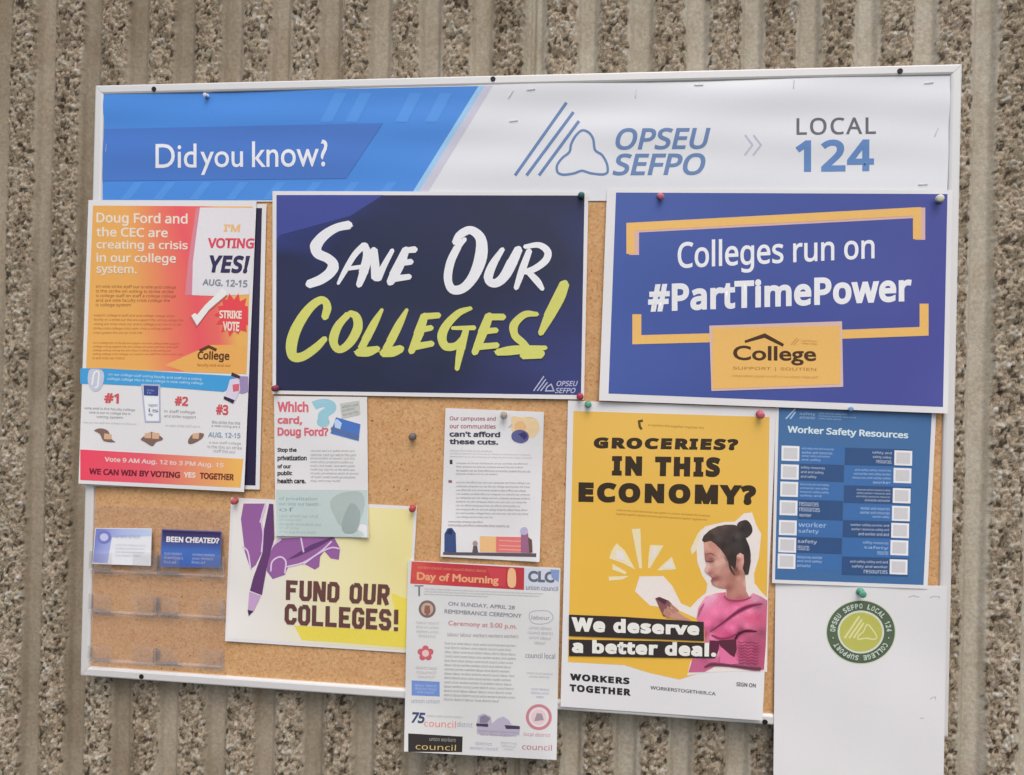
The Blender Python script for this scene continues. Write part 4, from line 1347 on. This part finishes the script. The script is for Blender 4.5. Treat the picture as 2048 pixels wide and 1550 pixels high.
SM = gm([(200, 760, 218, 164, 182), (150, 800, 222, 150, 178), (280, 830, 217, 117, 152), (230, 900, 230, 122, 160), (330, 790, 195, 95, 120), (420, 820, 206, 86, 120), (380, 800, 160, 70, 98), (560, 750, 207, 137, 157), (600, 800, 202, 142, 162), (500, 800, 212, 110, 145), (300, 1005, 130, 52, 82), (210, 1065, 150, 66, 98), (610, 838, 130, 70, 90), (250, 1035, 190, 85, 125), (330, 1030, 218, 107, 148), (160, 1000, 226, 112, 152), (330, 900, 222, 114, 152), (430, 930, 220, 117, 152), (420, 870, 226, 120, 158), (540, 900, 224, 127, 160), (540, 970, 206, 86, 118), (580, 970, 204, 88, 122), (620, 960, 184, 80, 110), (380, 1050, 226, 110, 152), (520, 1030, 212, 117, 147), (470, 1075, 130, 56, 84), (250, 1110, 202, 82, 122), (320, 1110, 196, 76, 116), (360, 1135, 150, 54, 88), (150, 1110, 170, 70, 105), (200, 1130, 216, 140, 168), (300, 1240, 150, 44, 82), (270, 1265, 222, 156, 180), (330, 1300, 214, 110, 150), (400, 1345, 216, 107, 147), (310, 1350, 180, 66, 110), (480, 1190, 196, 99, 130), (540, 1175, 150, 70, 98), (470, 1240, 156, 66, 96), (540, 1230, 182, 88, 118), (480, 1300, 160, 66, 98), (540, 1290, 176, 80, 112), (600, 1150, 160, 78, 104), (600, 1250, 146, 62, 90), (650, 1100, 140, 72, 92), (560, 1360, 158, 70, 100), (560, 1410, 138, 74, 94), (480, 1395, 150, 84, 106), (80, 1390, 182, 92, 127), (130, 1340, 166, 82, 112), (400, 1400, 140, 84, 104)], 1.05)
p.photo(g4([(1262, 606), (1266, 650), (1330, 668), (1420, 652), (1462, 612), (1525, 640), (1568, 668), (1556, 1000), (1542, 1180), (1440, 1182), (1330, 1165), (1200, 1145), (1105, 1195), (985, 1198), (1015, 1100), (1110, 1080), (1105, 880), (1045, 800), (1060, 720), (1110, 640), (1180, 615)]), SM, 6, reach=2.4)
wv = lambda L_: [(1380 + x / 4.558, 1025 + y / 4.558) for x, y in L_]
def fold(pts, w, c0, c1):
    """a crease in the printed cloth: a wide mid tone with a narrow dark core"""
    p.line(wv(pts), [k * 2.1 for k in w], c0, 8, smooth=5)
    p.line(wv(pts), w, c1, 9, smooth=5)
F0, F1, F2 = ink((176, 78, 114), 0.45), ink((112, 42, 70), 0.45), ink((66, 26, 42), 0.45)
fold([(185, 1085), (300, 1005), (400, 930), (480, 880), (560, 850), (660, 832)], [1.5, 3, 4, 5, 4, 1.5], F0, F1)
fold([(415, 1150), (440, 1110), (490, 1085), (540, 1080), (610, 1085)], [4, 5, 4, 3.5, 1.5], ink((150, 60, 92), 0.45), F2)
fold([(310, 760), (350, 795), (420, 805), (500, 795), (560, 770)], [1, 2.4, 3, 2.4, 1], ink((196, 88, 120), 0.45), ink((150, 62, 92), 0.45))
fold([(75, 950), (95, 890), (130, 830)], [1, 2.4, 1], ink((196, 110, 142), 0.45), ink((140, 84, 100), 0.45))
fold([(200, 1120), (280, 1150), (360, 1140), (420, 1110)], [2, 3, 4, 3], F0, ink((140, 50, 84), 0.45))
p.poly(wv([(265, 1165), (420, 1155), (425, 1250), (405, 1315), (360, 1290), (310, 1240), (275, 1210)]), ink((88, 42, 58), 0.45), 10)
p.poly(wv([(180, 1165), (270, 1170), (262, 1250), (235, 1320), (180, 1290)]), ink((92, 40, 62), 0.45), 10)
p.poly(wv([(268, 1225), (300, 1240), (380, 1310), (450, 1375), (380, 1385), (275, 1370)]), ink((216, 112, 152), 0.45), 11)
fold([(135, 1410), (200, 1385), (300, 1390), (420, 1402), (560, 1420), (640, 1425)], [2, 4, 3, 3, 4, 4], ink((140, 70, 96), 0.45), ink((96, 54, 68), 0.45))
for k in range(8):
    y_ = 1175 + 27 * k
    p.line(wv([(440, y_), (470, y_ + 14), (500, y_ + 2), (530, y_ + 16), (560, y_ + 4), (600, y_ + 18), (630, y_ + 8)]), [1, 2, 1.6, 2, 1.6, 2, 1], ink((146, 58, 88), 0.45), 8, smooth=4)
p.done()
SK, SK2, SK3 = ink((196, 146, 128), 0.5), ink((168, 112, 98), 0.5), ink((216, 172, 154), 0.5)
p = G.part('phone', woman)
p.poly(g4([(740, 652), (770, 640), (838, 668), (862, 692), (850, 720), (915, 775), (880, 792), (800, 785), (775, 730)]), ink((128, 84, 86), 0.5), 6)
p.poly(g4([(745, 655), (775, 645), (830, 670), (810, 700)]), ink((86, 52, 60), 0.5), 7)
p.done()
p = G.part('hand', woman)
p.poly(g4([(800, 745), (838, 718), (880, 735), (960, 790), (1010, 815), (950, 815), (830, 795)]), ink((190, 140, 122), 0.5), 8)
for q_ in ([(810, 735), (850, 770)], [(830, 715), (880, 755)], [(800, 760), (840, 790)], [(855, 700), (905, 745)]):
    p.line(g4(q_), [4.5, 5.5], ink((176, 124, 106), 0.5), 9, smooth=3)
p.done()
p = G.part('slogan_bars')
p.poly(g4([(103, 772), (500, 788), (1098, 826), (1100, 968), (800, 955), (103, 930)]), ink((52, 44, 44), 0.5), 12)
p.poly(g4([(103, 955), (780, 968), (1215, 985), (1180, 1095), (800, 1090), (103, 1078)]), ink((52, 44, 44), 0.5), 11)
p.done()
p = G.part('slogan_lettering')
GW2 = ink((228, 222, 212), 0.5)
p.text('We deserve', g4([(125, 785), (1065, 832), (1065, 925), (125, 897)]), GW2, 13, 'open', 0.06, 0, 1.16)
p.text('a better deal.', g4([(125, 955), (1192, 982), (1190, 1085), (125, 1055)]), GW2, 13, 'open', 0.06, 0, 1.16)
p.done()
p = G.part('footer_lettering')
p.text('WORKERS', g4([(112, 1206), (550, 1238), (550, 1288), (112, 1257)]), BLACK, 2, 'open', 0.06, 0, 1.24)
p.text('TOGETHER', g4([(108, 1285), (556, 1320), (555, 1372), (108, 1338)]), BLACK, 2, 'open', 0.06, 0, 1.24)
p.done()
p = G.part('web_address_lettering')
p.text('WORKERSTOGETHER.CA', g4([(705, 1298), (1186, 1345), (1186, 1370), (705, 1324)]), ink((96, 94, 98), 0.5), 2, 'open', 0.02)
p.done()
p = G.part('sign_on_lettering')
p.text('SIGN ON', g4([(1340, 1270), (1484, 1282), (1482, 1312), (1338, 1300)]), ink((96, 94, 96), 0.5), 2, 'open', 0.03)
p.done()

# ---- poster with the green seal
Q = Sheet('poster', 'white sheet with a round green seal hanging below the right end of the board', 'poster',
          [(1551, 1160), (1894, 1172), (1886, 1625), (1546, 1618)], [.0022, .0055, .0090, .0085], WHITE, bow=0.0006, wave=.0005, seed=11, curl=(0, .004, 0, 0))
Q.words = 'a'.split()
s = 3.875
c6b = lambda pts: sc(pts, s, 1520, 1150)
p = Q.part('green_seal')
cc = c6b([(782, 442)])[0]
p.disc(cc, 70, 64.5, ink((196, 206, 178), 0.5), 1, 64)
p.disc(cc, 68, 62.5, ink((84, 98, 76), 0.5), 2, 64)
p.disc(cc, 46.5, 43, ink((202, 208, 188), 0.5), 3, 64)
p.disc(cc, 42.5, 39, ink((178, 178, 88), 0.5), 4, 64)
RG = ink((188, 200, 184), 0.5)
ring = 'OPSEU SEFPO LOCAL 124 - COLLEGE SUPPORT - '
for k, ch in enumerate(ring):
    if ch == ' ':
        continue
    a_ = -math.pi / 2 + 2 * math.pi * (k + .5 - 10.5) / len(ring)
    ca, sa = math.cos(a_), math.sin(a_)
    w_ = {'I': 1.2, '1': 1.8, '-': 1.6}.get(ch, 3.3)
    r0_, r1_ = (56, 58) if ch == '-' else (51, 62)
    qd = [(cc[0] + ca * r_ - sa * w_ * e, cc[1] + (sa * r_ + ca * w_ * e) * .92) for r_, e in ((r1_, -1), (r1_, 1), (r0_, 1), (r0_, -1))]
    p.text(ch, qd, RG, 3, 'open', 0.04)
p.done()
p = Q.part('triangle_emblem')
PL = ink((212, 206, 148), 0.5)
for a, b_ in (((770, 320), (655, 490)), ((790, 345), (690, 490)), ((805, 370), (725, 490))):
    p.line(c6b([a, b_]), 4, PL, 5)
p.line(c6b([(830, 385), (870, 420), (905, 480), (880, 498), (820, 490), (760, 498), (765, 470), (800, 440)]), 3, PL, 5, smooth=4, closed=True)
p.done()
for q_ in ([(1150, 172), (1190, 160), (1235, 172)], [(1315, 178), (1345, 165), (1390, 168), (1386, 184)], [(1318, 962), (1340, 948), (1360, 945), (1358, 968)], [(1242, 1108), (1268, 1112)]):
    p = Q.part('scuff_mark')
    p.line(c6b(q_), 2.0, LGREY, 1)
    p.done()

# ---- worker safety sheet
H = Sheet('poster', 'blue sheet titled worker safety resources with two columns of pale squares', 'poster',
          [(1552, 800), (1873, 815), (1855, 1178), (1544, 1166)], [.0026, .0032, .0060, .0052], WHITE, bow=0.0004, wave=0.0002, seed=12, curl=(0, .002, .003, 0))
H.words = 'worker safety resources and'.split()
c5 = lambda pts: sc(pts, s, 1520, 790)
p = H.part('blue_panel')
p.poly([(1558, 806), (1864, 820), (1847, 1170), (1550, 1159)], ink((68, 107, 152), 0.42), 1)
p.done()
p = H.part('title_lettering')
HW = ink((206, 222, 236), 0.45)
p.text('Worker Safety Resources', c5([(215, 236), (1150, 284), (1148, 352), (213, 306)]), HW, 3, 'open', 0.03)
p.done()
p = H.part('union_emblem')
HL = ink((160, 186, 214), 0.45)
p.line(c5([(275, 105), (200, 185)]), 3, HL, 3)
p.line(c5([(275, 130), (235, 185)]), 3, HL, 3)
p.greek(c5([(308, 132), (430, 138), (428, 190), (306, 184)]), 2, HL, 101, ends=[1, 1], fill=.8, lvl=3)
p.greek(c5([(455, 132), (750, 146), (748, 208), (453, 192)]), 3, HL, 102, ends=[.75, .98, .6], lvl=3)
p.done()
MB, DB = ink((64, 108, 162), 0.42), ink((52, 82, 124), 0.42)
ly = [386, 530, 664, 808, 962, 1096, 1222, 1350]
ry = [406, 542, 698, 836, 968, 1102, 1250, 1395]
for i in range(7):
    y0, y1 = ly[i], ly[i + 1]
    p = H.part('table_cell')
    p.poly(c5([(312 - i * 5, y0 + 2), (656 - i * 4, y0 + 14), (652 - i * 4, y1 + 12), (308 - i * 5, y1)]), MB if i % 2 == 0 else DB, 2)
    p.done()
    y0, y1 = ry[i], ry[i + 1]
    p = H.part('table_cell')
    p.poly(c5([(660 - i * 4, y0 + 2), (1180 - i * 5, y0 + 16), (1176 - i * 5, y1 + 14), (656 - i * 4, y1)]), DB if i % 2 == 0 else MB, 2)
    p.done()
nl = [4, 3, 4, 3, 2, 2, 3]
nr = [3, 4, 4, 3, 3, 3, 3]
HT, HT2 = ink((172, 196, 224), 0.45), ink((196, 204, 216), 0.45)
for i in range(7):
    y0, y1 = ly[i] + 14, ly[i + 1] - 14
    wd = (250, 190, 240, 170, 240, 150, 200)[i]
    p = H.part('cell_lettering')
    p.greek(c5([(324 - i * 6, y0), (324 - i * 6 + wd, y0 + 8), (324 - i * 6 + wd, y1 + 8), (322 - i * 6, y1)]), nl[i], HT if i % 2 == 0 else HT2, 110 + i, lvl=3, fill=.5)
    p.done()
    y0, y1 = ry[i] + 22, ry[i + 1] - 12
    wd = (160, 320, 280, 260, 300, 200, 310)[i]
    p = H.part('cell_lettering')
    p.greek(c5([(1020 - i * 5 - wd, y0), (1020 - i * 5, y0 + 8), (1018 - i * 5, y1 + 8), (1018 - i * 5 - wd, y1)]), nr[i], HT2 if i % 2 == 0 else HT, 120 + i, lvl=3, fill=.5, align='right')
    p.done()
TL_ = ink((200, 197, 196), 0.45)
TB_ = ink((226, 228, 236), 0.45)
for i in range(7):
    for x, y in ((168 - i * 5, ly[i] + 6), (1042 - i * 6, ry[i] + 22)):
        h_ = 116
        p = H.part('pale_square')
        p.poly(c5([(x, y), (x + 138, y + 5), (x + 136, y + h_ + 5), (x - 2, y + h_)]), TB_, 3)
        p.poly(c5([(x + 16, y + 16), (x + 122, y + 20), (x + 120, y + h_ - 12), (x + 14, y + h_ - 15)]), TL_, 4)
        p.done()

# ------------------------------------------------------------------ clear card holder with two stacks of cards
m, t, b = nodes('clear_plastic')
b.inputs['Base Color'].default_value = (0.86, 0.83, 0.82, 1)
b.inputs['Roughness'].default_value = 0.15
tr_ = t.nodes.new('ShaderNodeBsdfTransparent')
tr_.inputs[0].default_value = (0.985, 0.98, 0.98, 1)
lw = t.nodes.new('ShaderNodeLayerWeight')
lw.inputs['Blend'].default_value = 0.25
mr = t.nodes.new('ShaderNodeMapRange')
mr.inputs['To Min'].default_value = 0.035
mr.inputs['To Max'].default_value = 0.26
ms = t.nodes.new('ShaderNodeMixShader')
t.links.new(lw.outputs['Fresnel'], mr.inputs['Value'])
t.links.new(mr.outputs[0], ms.inputs[0])
t.links.new(tr_.outputs[0], ms.inputs[1])
t.links.new(b.outputs[0], ms.inputs[2])
t.links.new(ms.outputs[0], t.nodes['Material Output'].inputs['Surface'])
clear = m
hp = at(315, 1338, YC - .002)
holder = thing('card_holder', 'clear plastic card holder with six pockets at the lower left of the board', 'card holder', (hp[0], YC, hp[2]))
hl = np.array([hp[0], YC, hp[2]])
s = 3.6905
c9 = lambda x, y: (150 + x / s, 980 + y / s)
def slab(name, x0, y0, x1, y1, t0, t1):
    """a clear slab between two measured corners, t0 to t1 metres in front of the cork"""
    a_, b_ = at(*c9(x0, y0), YC - t1), at(*c9(x1, y1), YC - t1)
    me_ = box(a_[0], b_[0], YC - t1, YC - t0, b_[2], a_[2], clear, name, hl)
    o_ = link(name, me_, holder)
    bv = o_.modifiers.new('soft_edges', 'BEVEL')
    bv.width = 0.0004
    bv.segments = 2
    return o_
slab('back_panel', 118, 108, 1100, 1330, .0008, .0022)
rows = ((455, 620), (770, 925), (1150, 1290))
for i, (y0, y1) in enumerate(rows):
    for j, (x0, x1) in enumerate(((105, 588), (606, 1088))):
        dy = j * 22
        dx = -5 * i
        base = slab('pocket', x0 + dx, y1 + dy - 4, x1 + dx, y1 + dy, .0022, .0125)
        for k_, (u0, u1) in enumerate(((x0, x0 + 160), (x1 - 160, x1))):
            a_, b_ = at(*c9(u0 + dx, y0 + dy), YC - .0125), at(*c9(u1 + dx, y1 + dy - 12), YC - .0125)
            me_ = box(a_[0], b_[0], YC - .0125, YC - .0112, b_[2], a_[2], clear, 'pocket_lip', hl)
            o_ = link('pocket_lip', me_, base)
            bv = o_.modifiers.new('soft_edges', 'BEVEL')
            bv.width = 0.0005
            bv.segments = 2
        e_ = at(*c9(x0 + dx, y0 + dy), YC - .0112)
        f_ = at(*c9(x1 + dx, y1 + dy - 12), YC - .0112)
        for xx in (e_[0], f_[0] - .0011):
            me_ = box(xx, xx + .0011, YC - .0112, YC - .0022, f_[2], e_[2], clear, 'pocket_side', hl)
            link('pocket_side', me_, base)

CP = ink((222, 223, 226), 0.4, 0.4)
C1 = Sheet('card_stack', 'white business cards with a lilac emblem in the upper left pocket', 'business cards',
           [c9(150, 281), c9(566, 284), c9(560, 560), c9(128, 545)], [.0085, .0085, .0095, .0095], CP, bow=0, wave=0, part='card')
C1.words = 'local union members'.split()
p = C1.part('lilac_panel')
p.poly([c9(154, 285), c9(562, 288), c9(560, 340), c9(272, 350), c9(240, 540), c9(132, 535)], ramp_ink('lilac_print', [(0.0, (120, 128, 190)), (0.35, (168, 178, 218)), (1.0, (190, 208, 230))], (0.9, 0, -0.2), 0.4, 0.2), 1)
p.done()
p = C1.part('round_emblem')
cc = c9(214, 348)
p.line([(cc[0] + 12 * math.cos(a_), cc[1] + 11 * math.sin(a_)) for a_ in ang], 5, ink((118, 122, 182), 0.4), 2, closed=True)
p.disc(cc, 8, 7.5, ink((190, 194, 224), 0.4), 2)
p.done()
p = C1.part('small_print')
p.greek([c9(300, 320), c9(480, 324), c9(480, 362), c9(300, 358)], 1, ink((150, 160, 182), 0.4), 131, ends=[1])
p.greek([c9(300, 390), c9(540, 396), c9(538, 500), c9(296, 494)], 4, ink((188, 190, 198), 0.4), 132, fill=.45)
p.done()
C2 = Sheet('card_stack', 'navy business cards with white lettering in the upper right pocket', 'business cards',
           [c9(640, 288), c9(1082, 305), c9(1075, 575), c9(628, 568)], [.0085, .0085, .0095, .0095], ink((96, 102, 152), 0.4, 0.4), bow=0, wave=0, part='card')
C2.words = 'local union members'.split()
p = C2.part('navy_panel')
p.poly([c9(646, 296), c9(1076, 312), c9(1070, 566), c9(636, 560)], ramp_ink('card_print', [(0.0, (64, 96, 164)), (0.5, (70, 108, 178)), (0.72, (70, 80, 134)), (1.0, (56, 44, 82))], (0, 0, 1), 0.4, 0.1), 1)
p.done()
p = C2.part('heading_lettering')
p.text('BEEN CHEATED?', [c9(676, 342), c9(1066, 354), c9(1062, 396), c9(674, 384)], ink((224, 220, 216), 0.4), 2, 'open', 0.04)
p.done()
p = C2.part('small_print')
p.greek([c9(660, 450), c9(800, 455), c9(796, 550), c9(656, 545)], 3, ink((176, 176, 204), 0.4), 134, fill=.5)
p.greek([c9(868, 460), c9(1040, 466), c9(1036, 552), c9(862, 546)], 3, ink((176, 182, 210), 0.4), 135, fill=.5)
p.done()

# ------------------------------------------------------------------ pins and staples
RED, PINK, GRN, CREAM, GRYP = (168, 62, 78), (206, 120, 132), (98, 164, 138), (220, 216, 196), (112, 104, 100)
TEAL = (44, 92, 92)
pushpin(1162, 392, S, TEAL, 'dark teal push pin at the top right corner of the navy brush lettering poster')
pushpin(553, 776, S, (136, 56, 72), 'dark red push pin at the bottom left corner of the navy brush lettering poster')
pushpin(1160, 792, S, (176, 62, 84), 'crimson push pin at the bottom right corner of the navy brush lettering poster')
pushpin(1320, 392, T, PINK, 'pink push pin at the top left of the royal blue poster', (.35, 0.1))
pushpin(1878, 399, T, CREAM, 'cream push pin at the top right corner of the royal blue poster', (0.1, -.3), 1.15)
pushpin(1176, 808, G, GRN, 'green push pin at the top left corner of the yellow poster')
pushpin(1519, 827, G, (204, 108, 118), 'pink push pin at the top right corner of the yellow poster', (.2, 0), 1.1)
pushpin(472, 1000, F, (196, 92, 96), 'red push pin at the top left corner of the purple hand poster')
pushpin(826, 1015, F, (186, 78, 76), 'red push pin at the top right corner of the purple hand poster')
pushpin(1008, 829, A, (172, 164, 146), 'beige push pin at the top of the dense text flyer')
pushpin(1720, 1182, Q, GRN, 'green push pin above the round green seal', (.15, 0), 1.1)
pushpin(1698, 815, H, (150, 182, 214), 'pale blue push pin at the top of the worker safety sheet', (.2, 0), .8)
pushpin(826, 872, None, GRYP, 'grey push pin stuck alone in bare cork', (.1, .1), 1.1)
pushpin(415, 193, B, (206, 216, 228), 'white push pin at the top edge of the blue part of the banner', (.1, 0), .75)
steel = plain('staple_steel', (196, 196, 198), 0.4, 0.4, k=1.0)
def staple(px, py, a, label, mat=steel):
    c = B.map([(px, py)], 0.0004)[0]
    w_, r_ = 0.0058, 0.00035
    V, F_ = [], []
    path = [(-w_, .001), (-w_, -.0003), (-w_ * .92, -.0006), (w_ * .92, -.0006), (w_, -.0003), (w_, .001)]
    for u, y in path:
        for dz, dy in ((-r_, -r_), (r_, -r_), (r_, r_), (-r_, r_)):
            V.append((u * math.cos(a) - dz * math.sin(a), y + dy, u * math.sin(a) + dz * math.cos(a)))
    for i in range(len(path) - 1):
        for k_ in range(4):
            F_.append((i * 4 + k_, i * 4 + (k_ + 1) % 4, i * 4 + 4 + (k_ + 1) % 4, i * 4 + 4 + k_))
    o_ = link('staple', mesh('staple', V, F_, mat), None, c)
    return tag(o_, label, 'staple', 'staples holding the banner')
for px, py, a, lb in ((1022, 188, 1.0, 'slanted staple on the white banner just right of the diagonal stripe'), (1062, 179, .1, 'level staple at the top of the banner left of the triangle emblem'),
                      (1272, 187, 1.5, 'upright staple at the top of the banner above the italic union letters'), (1398, 170, 0, 'level staple at the top of the banner above the chevrons'),
                      (1588, 168, 1.5, 'upright staple at the top of the banner above the word local'), (1858, 166, .1, 'level staple at the top right corner of the banner'),
                      (1873, 264, 1.2, 'slanted staple at the right end of the banner beside the number'), (1846, 369, .05, 'level staple at the bottom right of the banner'),
                      (1027, 242, .1, 'level staple left of the triangle emblem stripes'), (213, 296, 1.5, 'upright staple at the left end of the blue banner')):
    staple(px, py, a, lb)
